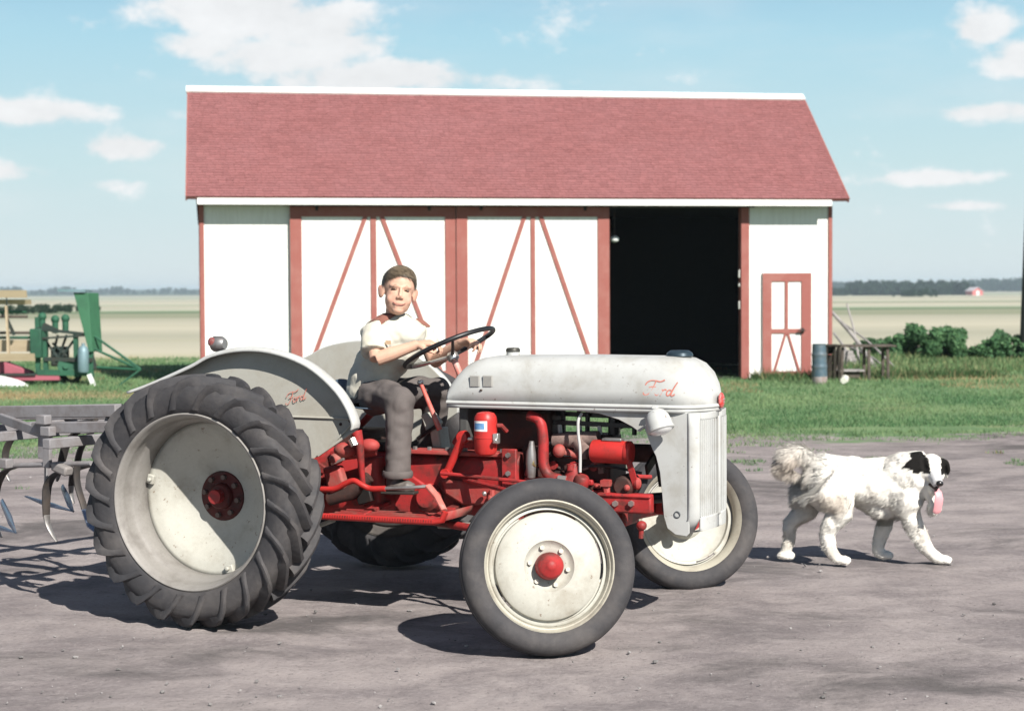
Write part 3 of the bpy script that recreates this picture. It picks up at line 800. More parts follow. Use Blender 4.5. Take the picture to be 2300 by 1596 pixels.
# ------------------------------------------------------------------ swather at the far left
def build_swather():
    Y0 = 30.0
    o = on_ground(150, 864)
    t = thing('swather', 'old green swather with a reel of tan wooden bats parked at far left', 'swather', (o.x, o.y, 0))
    Y0 = o.y
    def q(u, v, d=0.0):
        p = at_depth(u, v, Y0 + d); return Vector((p.x - o.x, p.y - o.y, p.z))
    green = mat('implement_green', (.022, .10, .055), .7, var=(.015, .055, .035), vscale=4, vamt=.7)
    green2 = mat('implement_green_pale', (.042, .145, .075), .7, var=(.03, .095, .055), vscale=4, vamt=.5)
    tanw = mat('reel_bat_wood', (.46, .37, .25), .8, var=(.33, .25, .16), vscale=4, vamt=.5, stretch=(.3, 2, 2))
    redc = mat('canvas_red', (.36, .10, .13), .85, var=(.25, .07, .09), vscale=4, vamt=.5)
    whit = mat('tank_white', (.75, .76, .74), .5)
    greyb = mat('tank_blue_grey', (.18, .27, .30), .5, .2, var=(.12, .2, .2), vscale=4, vamt=.5)
    dk = mat('machine_dark', (.02, .035, .03), .7, var=(.05, .03, .02), vscale=8, vamt=.5)
    # tall tapered hopper chute
    a, b, c_, d = q(165, 657, -.1), q(198, 658, -.1), q(207, 790, -.1), q(199, 790, -.1)
    dep = Vector((.10, .35, 0))
    MB().prism([a, b, c_, d], dep).build('chute', green2, t, smooth=False, bevel=.01)
    MB().bar(q(201, 790, 0), q(212, 828, 0), .07, .1).build('chute_foot', dk, t, smooth=False)
    MB().bar(q(138, 652, .1), q(199, 653, .1), .5, .04).build('chute_lip', greyb, t, smooth=False)
    # main frame
    fr = [((84, 712), (86, 852)), ((97, 726), (104, 838)), ((170, 745), (172, 846)), ((205, 790), (206, 850))]
    for (p, r_) in fr:
        for dd in (0.0, .75):
            MB().bar(q(*p, dd), q(*r_, dd), .075 if dd == 0 else .06, .075, (1, 0, 0)).build('upright', green, t, smooth=False)
    for (p, r_, w, m_) in [((84, 738), (200, 751), .05, dk), ((74, 752), (100, 752), .12, green), ((100, 806), (208, 808), .07, dk), ((84, 836), (205, 838), .09, green), ((97, 730), (128, 744), .09, dk), ((90, 760), (206, 752), .035, dk)]:
        MB().bar(q(*p, -.04), q(*r_, -.04), .06, w).build('rail', m_, t, smooth=False)
    for (u, v) in ((95, 712), (124, 718), (147, 716)):
        MB().tube([q(u, v + 30, .2), q(u, v, .2)], .055, 10).sphere(q(u, v - 1, .2), .075, 10, 8).build('lever_post', green, t)
    for (p, r_) in [((100, 760), (130, 806)), ((130, 752), (118, 800)), ((150, 752), (130, 806)), ((165, 765), (140, 800)), ((118, 770), (150, 800))]:
        MB().cyl(q(*p, .1), q(*r_, .1), .022, n=8).build('linkage_rod', dk, t)
    MB().box(q(135, 800, .3), (.26, .3, .34)).build('gear_housing', dk, t, bevel=.03)
    MB().cyl(q(148, 822, -.05), q(148, 822, .2), .14, n=20).cyl(q(148, 822, -.09), q(148, 822, -.05), .05, n=12).build('sprocket', green, t)
    MB().box(q(88, 770, .1), (.20, .5, .5)).build('side_plate', green, t, bevel=.02)
    # upright tank
    p0, p1 = q(187, 836, -.2), q(187, 775, -.2)
    MB().lathe([(0, 0), (.08, .0), (.095, .03), (.095, .36), (.07, .43), (.03, .46), (.03, .50), (0, .5)], p0, p1 - p0, 22).build('tank', greyb, t)
    # draw bar
    for (p, r_) in [((213, 755), (316, 829)), ((206, 781), (316, 830)), ((212, 824), (316, 830))]:
        MB().cyl(q(*p, 0), q(*r_, -.2), .022, n=8).build('drawbar', green, t)
    MB().cyl(q(316, 829, -.2), q(266, 866, -.3), .016, n=8).build('stay_rod', green, t)
    MB().bar(q(200, 840, -.1), q(214, 873, -.1), .06, .07, (1, 0, 0)).build('stand_leg', whit, t, smooth=False)
    MB().bar(q(170, 870, -.1), q(152, 880 - 18, .1), .06, .06).build('skid', dk, t, smooth=False)
    # carrying wheel
    c0 = q(160, 852, .25); c0.z = .2
    MB().lathe([(.13, -.05), (.19, -.05), (.20, -.03), (.20, .03), (.19, .05), (.13, .05)], c0, (.25, 1, 0), 26).build('wheel', dk, t)
    for (p, r_) in [((100, 845), (150, 868)), ((104, 838), (128, 866))]:
        MB().bar(q(*p, 0), q(*r_, .1), .05, .05).build('brace', green, t, smooth=False)
    # reel: wooden bats on arms, running out of the frame to the left
    bats = [((651, 669), 59), ((672, 684), 69), ((763, 790), 71), ((793, 811), 77)]
    for i, ((v0, v1), ue) in enumerate(bats):
        dd = (-.25, -.1, .0, -.3)[i]
        a, b = q(-230, v0, dd), q(ue, v0 + .5, dd); a2, b2 = q(-230, v1, dd), q(ue, v1 - .5, dd)
        tilt = Vector((0, .05, 0))
        MB().prism([a, b, b2 + tilt, a2 + tilt], (0, .022, 0)).build('reel_bat', tanw, t, smooth=False)
    for u in (20, -120):
        MB().bar(q(u - 6, 686, -.2), q(u, 795, -.2), .085, .03, (1, 0, 0)).build('reel_arm', tanw, t, smooth=False)
        MB().cyl(q(u - 6, 655, -.18), q(u + 2, 815, -.18), .012, n=6).build('reel_rod', dk, t)
    for (v, ue, m_) in ((711, 62, OLD_WOOD), (747, 84, OLD_WOOD), (758, 80, green), (700, 60, green2)):
        MB().cyl(q(-230, v, .1), q(ue, v, .1), .025, n=8).build('reel_shaft', m_, t)
    MB().bar(q(15, 715, -.15), q(32, 752, -.15), .05, .05).build('reel_bracket', dk, t, smooth=False)
    # red platform canvas and sickle bar
    MB().prism([q(-230, 806, .2), q(10, 813, .2), q(68, 834, .2), q(70, 841, .2), q(-230, 841, .2)], (0, .25, 0)).build('platform_shield', redc, t, smooth=False, bevel=.01)
    MB().bar(q(-230, 841, .1), q(86, 840, .1), .4, .03).build('sickle_bar', dk, t, smooth=False)
    MB().bar(q(15, 848, .0), q(135, 847, .0), .12, .10).build('platform_beam', redc, t, smooth=False, bevel=.01)
    m2 = MB().sphere((0, 0, 0), (.62, .2, .13), 24, 12, Matrix.Rotation(R(8), 3, 'Y'))
    w = m2.build('divider_shield', whit, t); w.location = q(-16, 858, -.3)
build_swather()

# ------------------------------------------------------------------ far country
def build_woods():
    rng = np.random.default_rng(8)
    def mass(name, u0, u1, y, hgt, n, cols, seed, prof=None):
        rng = np.random.default_rng(seed)
        x0, x1 = at_depth(u0, 660, y).x, at_depth(u1, 660, y).x
        V = []; Cc = []
        for i in range(n):
            f = rng.random(); x = lerp(x0, x1, f); yy = y + rng.uniform(-12, 30)
            h = hgt * rng.uniform(.72, 1.05) * (prof(f) if prof else 1)
            g = terrain(x, yy)
            cs = [(x + rng.normal(0, h * .16), yy + rng.normal(0, h * .16), g + h * rng.uniform(.12, .86)) for _ in range(8)]
            v, c = leaf_cloud(rng, cs, [h * rng.uniform(.14, .24) for _ in cs], 240, h * .13, cols)
            V.append(v); Cc.append(c)
        V = np.concatenate(V); V[:, :, 2] = np.maximum(V[:, :, 2], -3.2)
        tri_cloud(name, V, np.concatenate(Cc), LEAF, kind='stuff')
    dk = [(.022, .05, .026), (.03, .065, .03), (.018, .04, .024)]
    def p1(f):
        return (.55 if f < .13 else .8 if f < .16 else 1.0) * (1.0 if f < .93 else .75)
    mass('woods', 1868, 2188, 960, 7.9, 190, dk, 31, p1)
    mass('woods', 2180, 2560, 1700, 12.5, 120, dk, 32)
    mass('woods', -400, 470, 2300, 11.0, 190, dk, 33, lambda f: .55 + .45 * math.sin(f * 23) ** 2)
    mass('woods', 1850, 1930, 1900, 11.0, 50, dk, 34)
    mass('hedgerow', -60, 96, 152, .85, 110, dk, 35, lambda f: .9 if f < .6 else .6)
    mass('hedgerow', 2010, 2110, 640, 2.2, 16, dk, 38, lambda f: .4 + 1.0 * (f > .55))
    mass('hedgerow', 1460, 2600, 2300, 9.0, 150, dk, 39)
build_woods()

def far_barn():
    p = at_depth(2196, 668, 900); g = terrain(p.x, 900)
    t = thing('barn', 'tiny far off red barn at the foot of the distant woods', 'barn', (p.x, 900, g), R(14))
    m = mat('far_red', (.50, .15, .14), .9); rf = mat('far_roof', (.55, .50, .52), .8)
    w, d, h, r = 5.8, 7.0, 2.3, 3.9
    MB().prism([(-w / 2, 0, -.3), (w / 2, 0, -.3), (w / 2, 0, h), (0, 0, r), (-w / 2, 0, h)], (0, d, 0)).build('wall', m, t, smooth=False)
    for s in (-1, 1):
        MB().prism([(s * (w / 2 + .4), -.4, h - .28), (0, -.4, r + .08), (0, -.4, r + .28), (s * (w / 2 + .4), -.4, h - .08)], (0, d + .8, 0)).build('roof', rf, t, smooth=False)
    MB().box((0, -.06, 1.1), (1.6, .1, 2.3)).build('door', mat('far_white', (.75, .73, .7), .8), t, smooth=False)
far_barn()
# ------------------------------------------------------------------ tractor
TH = R(23.5)
TO = Vector((-1.086, 9.411, 0))
TX = Vector((math.cos(TH), -math.sin(TH), 0)); TY = Vector((math.sin(TH), math.cos(TH), 0))   # ahead, to its left
def tp(u, v, s):
    """tractor point at s metres right of its centre line"""
    p = at_plane(u, v, TO - TY * s, TY) - TO; return Vector((p.dot(TX), -s, p.z))
def tw(x, s, z): return TO + TX * x - TY * s + Vector((0, 0, z))

RED = mat('tractor_red', (.37, .028, .028), .55, spec=.35, var=(.10, .032, .026), vscale=9, vamt=.9, vlo=.43, vhi=.66, specks=((.05, .03, .026), 40, .6, .7), bump=.12, bscale=45, grain=.12)
RED_CLEAN = mat('tractor_red_clean', (.46, .028, .024), .42, spec=.4, var=(.24, .03, .022), vscale=11, vamt=.7, vlo=.48, vhi=.72, grain=.10, specks=((.06, .03, .026), 46, .64, .72))
RED_DUSTY = mat('tractor_red_dusty', (.37, .05, .044), .65, var=(.27, .12, .095), vscale=9, vamt=.8, bump=.2, bscale=50, grain=.15)
GREY = mat('tractor_grey', (.49, .495, .475), .5, spec=.4, var=(.33, .31, .265), vscale=5.5, vamt=.75, vlo=.42, vhi=.78, specks=((.16, .11, .08), 48, .66, .73), bump=.04, bscale=12, grain=.05)
GREY_IN = mat('fender_inside', (.43, .42, .37), .65, var=(.36, .33, .27), vscale=5, vamt=.6, grain=.08)
CREAM = mat('wheel_cream', (.45, .44, .385), .5, var=(.24, .205, .155), vscale=7, vamt=.7, vlo=.46, vhi=.82, grain=.09, specks=((.17, .11, .07), 42, .64, .72))
RIM = mat('rim_steel', (.27, .255, .235), .6, .1, var=(.17, .155, .14), vscale=7, vamt=.7, grain=.10)
TYRE = mat('tyre_rubber', (.042, .041, .044), .75, spec=.3, var=(.105, .095, .090), vscale=4.5, vamt=.75, vlo=.38, vhi=.75, bump=.25, bscale=35, grain=.18)
BLACK = mat('black_rubber', (.012, .012, .013), .4, spec=.5)
GREASE = mat('greasy_iron', (.045, .026, .022), .7, var=(.10, .03, .022), vscale=8, vamt=.6, bump=.3, bscale=40, grain=.2)
RUST = mat('rusty_manifold', (.17, .115, .10), .85, var=(.28, .20, .17), vscale=10, vamt=.7, bump=.3, bscale=60, grain=.2)
BRIGHT = mat('bright_steel', (.62, .60, .56), .3, .8)
STEEL = mat('worn_steel', (.33, .32, .31), .45, .7, var=(.14, .10, .08), vscale=12, vamt=.6)
LETTER = mat('script_red', (.60, .20, .15), .6, var=(.60, .52, .46), vscale=30, vamt=.35, vlo=.4, vhi=.7)

TR = thing('tractor', 'grey and red farm tractor with wide set wheels driven by the boy', 'tractor', TO, -TH)

# ---- wheels
def tyre_mesh(R0, rb, w, lugs, prof_out, lug_h):
    """tyre of outer carcass radius R0, bead radius rb, half width w; axis +Y = outboard"""
    mb = MB()
    prof = prof_out
    mb.lathe(prof, (0, 0, 0), (0, 1, 0), 96, ref=(1, 0, 0))
    if lugs:
        Rc = R0
        for side in (1, -1):
            for i in range(lugs):
                ph0 = 2 * math.pi * (i + (.5 if side < 0 else 0)) / lugs
                rows = []
                K = 12
                for j in range(K):
                    q = j / (K - 1)
                    if q < .62:                      # across the tread
                        t = q / .62
                        y = side * lerp(-.006, w * .90, t); r = Rc - .012 * t ** 3
                        ph = ph0 - .34 * t ** 1.25; nr, ny = 1.0, .25 * t * side; hh = lug_h
                    else:                            # down over the shoulder
                        t = (q - .62) / .38
                        y = side * lerp(w * .90, w * 1.0, t ** .6); r = lerp(Rc - .012, Rc - .125, t)
                        ph = ph0 - .34 - .15 * t ** .8; nr, ny = lerp(.75, .15, t), lerp(.65, 1.0, t) * side; hh = lug_h * (1 - t ** 1.4) * .92
                    l_ = math.hypot(nr, ny); nr /= l_; ny /= l_
                    wb, wt = .034 - .004 * q, .019
                    sl = -.34 if q < .62 else -.1
                    row = []
                    for (off, h_) in ((-wb * 1.1, -.008), (-wb * .72, hh * .55), (-wt * .55, hh), (wt * .55, hh), (wb * .72, hh * .55), (wb * 1.1, -.008)):
                        # offset partly around, partly across, square to the run of the bar
                        a = ph + off * .80 / Rc; yy = y + off * .55 * side * (1 if q < .62 else .0)
                        rr = r + nr * h_; yy += ny * h_
                        row.append((rr * math.cos(a), yy, rr * math.sin(a)))
                    rows.append(row)
                mb.grid(rows)
                o = len(mb.v) - K * 6
                mb.f.append(tuple(range(o, o + 6)))
    return mb

def rear_wheel():
    """axis +Y is outboard; rolls ahead towards +X"""
    w = MB()
    # dished steel disc
    w.lathe([(.372, -.078), (.352, -.083), (.325, -.088), (.30, -.10), (.24, -.138), (.185, -.165), (.15, -.175), (.10, -.178), (.06, -.178)], (0, 0, 0), (0, 1, 0), 72)
    disc = w.build('rear_wheel', CREAM, None, solid=.008)
    R0, rb = .567, .412
    prof = [(rb - .004, -.105), (rb + .006, -.122), (.452, -.136), (.492, -.143), (.527, -.139), (.550, -.128), (.562, -.105), (R0, -.06), (R0 + .002, 0),
            (R0, .06), (.562, .105), (.550, .128), (.527, .139), (.492, .143), (.452, .136), (rb + .006, .122), (rb - .004, .105)]
    ty = tyre_mesh(R0, rb, .143, 22, prof, .036).build('tyre', TYRE, disc, angle=42)
    rm = MB().lathe([(.412, .108), (.421, .122), (.424, .127), (.418, .131), (.410, .127), (.405, .112), (.398, .098), (.394, .085), (.398, .072), (.390, .055), (.392, .045), (.384, .03), (.374, .012), (.371, -.02), (.371, -.085), (.385, -.10), (.402, -.11), (.420, -.128), (.412, -.12)],
                    (0, 0, 0), (0, 1, 0), 96).build('rim', RIM, disc, angle=50)
    for i in range(3):
        a = R(20) + i * math.pi / 1.5; ca, sa = math.cos(a), math.sin(a); rot = Matrix.Rotation(-a, 3, 'Y')
        MB().box((ca * .352, -.066, sa * .352), (.036, .022, .045), rot).cyl((ca * .348, -.055, sa * .348), (ca * .348, -.036, sa * .348), .010, n=8).build('clamp', CREAM, disc, bevel=.005)
    MB().lathe([(.005, -.135), (.055, -.135), (.062, -.142), (.066, -.163), (.118, -.166), (.122, -.172), (.122, -.185), (.06, -.19)], (0, 0, 0), (0, 1, 0), 32).build('hub', mat('hub_red', (.09, .014, .012), .7, var=(.035, .016, .014), vscale=12, vamt=.8), disc)
    for i in range(8):
        a = math.pi / 4 * i + .3
        MB().cyl((math.cos(a) * .094, -.168, math.sin(a) * .094), (math.cos(a) * .094, -.146, math.sin(a) * .094), .013, n=6).build('lug_nut', mat('nut_dark', (.13, .09, .075), .6), disc, smooth=False)
    return disc

def front_wheel():
    w = MB()
    def keep(a, i):
        if i != 7: return True
        d = math.degrees(a)
        return not (236 < d < 300 or 166 < d < 203 or 18 < d < 44)
    w.lathe([(.02, .028), (.080, .028), (.098, .036), (.108, .050), (.165, .048), (.213, .034), (.222, .027), (.226, .008), (.236, .006), (.239, .020), (.246, .019), (.254, .012)], (0, 0, 0), (0, 1, 0), 120, keep, ref=(1, 0, 0))
    disc = w.build('front_wheel', CREAM, None, solid=.005)
    R0, rb = .362, .268
    half = [(.363, .005), (.366, .008), (.3665, .013), (.372, .018), (.371, .031), (.3625, .036), (.3625, .042), (.3665, .047), (.361, .058), (.348, .072), (.325, .080), (.298, .077), (rb + .008, .064), (rb - .004, .05)]
    prof = [(r, -y) for r, y in reversed(half)] + half
    MB().lathe(prof, (0, 0, 0), (0, 1, 0), 96).build('tyre', TYRE, disc, angle=30)
    MB().lathe([(rb, .052), (rb + .008, .060), (rb + .010, .064), (rb + .003, .067), (.266, .058), (.264, .050), (.259, .048), (.257, .040), (.2545, .034), (.2535, .02), (.246, .0), (.246, -.02), (.256, -.045), (rb + .006, -.064), (rb, -.054)], (0, 0, 0), (0, 1, 0), 90).build('rim', mat('rim_cream', (.42, .395, .32), .5, var=(.20, .165, .13), vscale=9, vamt=.8, vlo=.45, vhi=.8, grain=.1), disc, angle=50)
    MB().lathe([(0, .118), (.012, .117), (.022, .111), (.026, .106), (.045, .100), (.055, .088), (.0575, .07), (.058, .03), (.05, .02)], (0, 0, 0), (0, 1, 0), 36).build('hub_cap', RED, disc)
    MB().lathe([(.05, -.05), (.07, -.045), (.07, .02), (.05, .022)], (0, 0, 0), (0, 1, 0), 24).build('hub', RED, disc)
    for i in range(6):
        a = math.pi / 3 * i + .2
        MB().cyl((math.cos(a) * .082, .024, math.sin(a) * .082), (math.cos(a) * .082, .046, math.sin(a) * .082), .0105, n=6).build('lug_nut', mat('nut_cream', (.55, .5, .42), .6), disc, smooth=False)
    return disc

TRACK_R, TRACK_F, WB = .995, .95, 1.757
rw = rear_wheel(); rw.parent = TR; rw.location = (0, -TRACK_R, .603); rw.rotation_euler = (0, R(7), math.pi)
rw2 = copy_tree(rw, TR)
for o_ in [rw2] + list(rw2.children):      # far wheel's rim and disc take a dark colour painted in place of shade
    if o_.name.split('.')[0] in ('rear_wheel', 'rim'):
        o_.material_slots[0].link = 'OBJECT'; o_.material_slots[0].material = mat('painted_shade', (.075, .066, .060), .95, var=(.14, .125, .11), vscale=9, vamt=.6, bump=.4, bscale=30)
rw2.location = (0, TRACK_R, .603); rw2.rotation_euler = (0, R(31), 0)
fw = front_wheel()
def aim(o, loc, world_out, spin):
    """turn the wheel so that its outboard axis points along world_out"""
    d = Vector(world_out).normalized(); y = Vector((d.dot(TX), d.dot(TY), d.z))
    z = Vector((0, 0, 1)); z = (z - z.dot(y) * y).normalized(); x = y.cross(z)
    o.rotation_mode = 'QUATERNION'; o.rotation_quaternion = Matrix((x, y, z)).transposed().to_quaternion() @ Quaternion((0, 1, 0), spin)
    o.parent = TR; o.location = loc; o.scale = (1.05, 1.05, 1.05)
fn = lambda az, el: (math.sin(R(az)) * math.cos(R(el)), -math.cos(R(az)) * math.cos(R(el)), math.sin(R(el)))
pn = tp(1229, 1282, TRACK_F)
aim(fw, (pn.x, pn.y, .376), fn(9, 11), 0)
fw2 = copy_tree(fw, TR)
pf = tp(1543, 1166, -.95)
d2 = -Vector(fn(12, 9)); aim(fw2, (pf.x, .95, .366), d2, R(35))

# ---- axles
MB().tube([(0, -.10, .605), (0, -.22, .605), (0, -.34, .605), (0, -.62, .605)], [.20, .17, .095, .085], 20).tube([(0, .10, .605), (0, .22, .605), (0, .34, .605), (0, .62, .605)], [.20, .17, .095, .085], 20).build('rear_axle', RED, TR)
for s in (-1, 1):
    MB().lathe([(.05, .0), (.20, .0), (.215, .015), (.215, .09), (.20, .10), (.05, .105)], (0, s * .60, .605), (0, s, 0), 36).build('brake_drum', RED, TR)
    MB().cyl((0, s * .66, .605), (0, s * .90, .605), .034, n=14).build('axle_shaft', RED, TR)
    MB().bar((WB, s * .02, .50), (WB, s * .62, .47), .07, .085).build('front_axle', RED, TR, bevel=.008)
    MB().bar((WB + .075, s * .40, .485), (WB + .075, s * .80, .465), .06, .07).build('axle_extension', RED, TR, bevel=.008)
    MB().cyl((WB + .06, s * .82, .58), (WB + .05, s * .83, .33), .032, n=14).cyl((WB + .06, s * .82, .50), (WB + .06, s * .82, .42), .046, n=14).cyl((WB + .05, s * .83, .36), (WB, s * .93, .362), .026, n=12).build('spindle', RED, TR)
    MB().tube([(WB - .02, s * .60, .45), (1.25, s * .42, .44), (.78, s * .22, .45)], .020, 10).build('radius_rod', RED, TR)
    MB().tube([(WB - .10, s * .76, .60), (1.38, s * .44, .635), (1.02, s * .22, .66)], .012, 8).build('drag_link', RED, TR)
MB().box((WB, 0, .52), (.13, .2, .15)).build('axle_pivot', RED, TR, bevel=.015)

# ---- engine, clutch housing, transmission: the backbone of the tractor
def housing():
    secs = [(-.18, .13, .44, .76), (.02, .16, .42, .80), (.20, .165, .44, .80), (.36, .15, .46, .79), (.50, .145, .47, .785), (.70, .150, .47, .775), (.95, .170, .47, .775), (1.16, .195, .455, .79), (1.235, .205, .45, .80), (1.30, .205, .45, .80)]
    rows = []
    for (x, w, z0, z1) in secs:
        ring = []
        for j in range(24):
            a = 2 * math.pi * j / 24; ca, sa = math.cos(a), math.sin(a); e = .38
            ring.append((x, w * math.copysign(abs(ca) ** e, ca), (z0 + z1) / 2 + (z1 - z0) / 2 * math.copysign(abs(sa) ** e, sa)))
        rows.append(ring)
    mb = MB().grid(rows, closed=True)
    mb.f.append(tuple(range(24))); n = len(mb.v); mb.f.append(tuple(range(n - 24, n)))
    return mb
H = housing().build('transmission_housing', RED, TR, bevel=.006)
# cast ribs, cover plates and bolts on the near side
y0 = -.175
MB().prism([(.88, -.168, .655), (1.28, -.205, .635), (1.28, -.205, .545), (1.0, -.18, .53), (.90, -.172, .58)], (0, -.03, 0)).build('side_cover', RED_DUSTY, H, bevel=.012)
MB().box((.97, -.11, .785), (.56, .17, .022)).build('top_flange', RED_DUSTY, H, bevel=.006)
for x in (.72, .80, .90, 1.0, 1.10, 1.2):
    MB().cyl((x, -.165, .790), (x, -.165, .812), .012, n=6).build('bolt', STEEL, H, smooth=False)
MB().prism([(1.22, -.2, .44), (1.30, -.2, .44), (1.30, -.2, .82), (1.22, -.2, .82)], (0, -.022, 0)).build('bell_flange', RED, H, bevel=.006)
for z in (.5, .6, .7, .79):
    MB().cyl((1.26, -.223, z), (1.26, -.238, z), .013, n=6).build('bolt', STEEL, H, smooth=False)
MB().lathe([(0, .05), (.05, .05), (.068, .035), (.075, 0), (.075, -.02)], (.80, -.165, .555), (0, -1, .12), 24).build('inspection_cover', RED, H)
MB().prism([(.60, -.152, .47), (.78, -.152, .47), (.78, -.152, .62), (.70, -.152, .665), (.60, -.152, .61)], (0, -.02, 0)).build('side_cover', RED, H, bevel=.01)
E_ = MB()
E_.box((1.52, 0, .665), (.46, .25, .33)).box((1.52, 0, .855), (.44, .17, .07)).box((1.53, 0, .51), (.42, .19, .10))
ENG = E_.build('engine_block', GREASE, TR, bevel=.014)
for i in range(4):
    x = 1.36 + .105 * i
    MB().cyl((x, -.125, .74), (x, -.15, .74), .022, n=10).build('core_plug', RED, ENG)
    MB().cyl((x, -.05, .885), (x, -.06, .935), .011, n=8).build('spark_plug', mat('porcelain', (.7, .7, .66), .3), ENG)
MB().box((1.52, -.137, .60), (.46, .035, .05)).build('pan_rail', RED, ENG, bevel=.006)
MB().box((1.50, -.15, .665), (.36, .05, .028)).build('block_ledge', RED, ENG, bevel=.006)
# fuel tank inside the hood
MB().box((1.36, 0, 1.13), (.52, .34, .15)).build('fuel_tank', mat('tank_dark', (.05, .048, .045), .7), TR, bevel=.03)
MB().box((1.0, 0, 1.0), (.05, .38, .30)).build('dash_panel', mat('dash_grey', (.07, .07, .066), .7), TR, bevel=.01)
MB().box((1.25, .02, .90), (.36, .22, .20)).build('governor_housing', GREASE, TR, bevel=.02)
# radiator with its core and the fan
MB().box((2.075, 0, .80), (.07, .40, .52)).build('radiator', mat('radiator_black', (.014, .014, .014), .7, grain=.2), TR, bevel=.01)
MB().box((2.075, 0, 1.08), (.09, .40, .06)).build('radiator_tank', BLACK, TR, bevel=.02)
for a in range(4):
    rot = Matrix.Rotation(a * math.pi / 2 + .4, 3, 'X')
    MB().box((1.95, 0, .80), (.012, .05, .34), rot).build('fan_blade', BLACK, TR)
MB().cyl((1.80, 0, .80), (1.96, 0, .80), .045, n=16).build('water_pump', GREASE, TR)
MB().tube([(1.72, .02, .93), (1.85, .02, .97), (1.96, .02, 1.0), (2.05, .02, 1.02)], .028, 12).build('radiator_hose', BLACK, TR)
MB().tube([(1.78, -.06, .60), (1.9, -.06, .585), (2.06, -.05, .60)], .026, 12).build('radiator_hose', BLACK, TR)

# black hood rods seen against the grass through the gap
for z, y in ((.985, .0), (.945, -.05)):
    MB().bar((1.35, y, z), (2.03, y, z - .012), .03, .022).build('hood_stay', BLACK, TR)
for x in (1.47, 1.555, 1.60, 1.74, 1.845):
    MB().cyl((x, -.03, .89), (x + .004, -.03, 1.06), .012 if x != 1.74 else .03, n=8).build('ignition_lead', BLACK, TR)
# manifold, generator, canister, water pipe
a, b = tp(1245, 990, .12), tp(1345, 985, .12)
MB().tube([a, a.lerp(b, .3), a.lerp(b, .62), b + Vector((0, 0, .004))], [.038, .040, .042, .036], 14).tube([a.lerp(b, .1), a.lerp(b, .1) + Vector((0, .05, -.02))], .03, 10).build('exhaust_manifold', RUST, TR)
MB().tube([tp(1300, 990, .13), tp(1312, 1010, .14), tp(1312, 1030, .14)], [.045, .035, .02], 12).build('manifold_elbow', RUST, TR)
MB().sphere(tp(1256, 1012, .17), (.032, .03, .034), 14, 10).cyl(tp(1268, 1016, .15), tp(1300, 1022, .13), .022, n=10).build('carburettor_bowl', RED_DUSTY, TR)
ga, gb = tp(1330, 1012, .2), tp(1416, 1012, .2)
gb.z = ga.z - .004
GEN = MB().lathe([(0, -.006), (.03, -.006), (.048, .0), (.054, .006), (.0555, .02), (.0555, .165), (.054, .172)], ga, gb - ga, 32).lathe([(.054, .172), (.057, .176), (.057, .196), (.05, .202), (0, .203)], ga, gb - ga, 32).build('generator', RED_CLEAN, TR)
MB().box(ga + (gb - ga) * .55 + Vector((0, 0, .06)), (.10, .05, .014)).build('generator_strap', STEEL, GEN, bevel=.004)
MB().bar(gb + Vector((.0, -.03, -.03)), tp(1430, 1095, .2), .028, .012, (0, 1, 0)).build('generator_brace', RED, GEN)
ca = tp(1091, 1024, .30); cb = ca + Vector((0, 0, .218))
CAN = MB().lathe([(0, 0), (.03, .003), (.048, .012), (.055, .028), (.0565, .085), (.0565, .088), (.058, .089), (.058, .095), (.0565, .096), (.0565, .175), (.053, .195), (.042, .211), (.02, .217), (0, .218)], ca, (0, 0, 1), 40).build('oil_filter', RED_CLEAN, TR)
def band(o, r, z0, z1, a0, a1, n=14):
    return MB().grid([[(o.x + r * math.cos(lerp(a0, a1, j / n)), o.y + r * math.sin(lerp(a0, a1, j / n)), o.z + z) for j in range(n + 1)] for z in (z0, z1)])
band(ca, .0572, .125, .175, R(-138), R(-58)).build('label', mat('label_white', (.78, .77, .74), .5), CAN)
band(ca, .0576, .135, .164, R(-134), R(-72)).build('label', mat('label_blue', (.10, .26, .50), .5, var=(.25, .42, .62), vscale=40, vamt=.7), CAN)
MB().box(ca + Vector((.066, -.02, .09)), (.03, .03, .05)).cyl(ca + Vector((.07, -.035, .085)), ca + Vector((.078, -.06, .08)), .012, n=8).build('clamp_screw', BRIGHT, CAN, bevel=.004)
MB().tube([ca + Vector((.055, .01, .15)), ca + Vector((.075, .02, .15)), ca + Vector((.09, .05, .12))], .012, 8).build('oil_line', RED, CAN)
wp = spline([tp(1188, 932, .19), tp(1212, 945, .2), tp(1220, 985, .2), tp(1221, 1040, .2), tp(1232, 1066, .2), tp(1256, 1076, .2), tp(1286, 1082, .19)], 5)
MB().tube(wp, .026, 14).build('intake_pipe', RED, TR)
MB().tube([tp(1194, 990, .21), tp(1193, 1018, .21), tp(1193, 1040, .21), tp(1193, 1072, .21)], [.012, .024, .026, .020], 14).build('starter_terminal', STEEL, TR)
MB().cyl(tp(1186, 1042, .215), tp(1202, 1040, .215), .017, n=10).build('brass_fitting', mat('brass', (.55, .44, .22), .4, .8), TR)
MB().tube([tp(1280, 1092, .2), tp(1290, 1060, .2), tp(1290, 1040, .2)], [.05, .035, .02], 12).cyl(tp(1282, 1056, .22), tp(1282, 1042, .22), .02, n=10).cyl(tp(1297, 1058, .2), tp(1297, 1045, .2), .018, n=10).lathe([(0, .03), (.028, .028), (.036, .018), (.038, -.02), (.03, -.035)], tp(1306, 1080, .22), (.3, -.2, 1), 14).build('governor', RED, TR)
MB().cyl(tp(1254, 1072, .235), tp(1272, 1074, .235), .013, n=8).build('pipe_union', BRIGHT, TR)
MB().tube(spline([tp(1307, 928, .20), tp(1299, 944, .22), tp(1299, 975, .22), tp(1303, 1010, .22), tp(1303, 1060, .22)], 4), .0075, 8).build('dipstick_cable', mat('pale_cable', (.50, .50, .48), .5), TR)
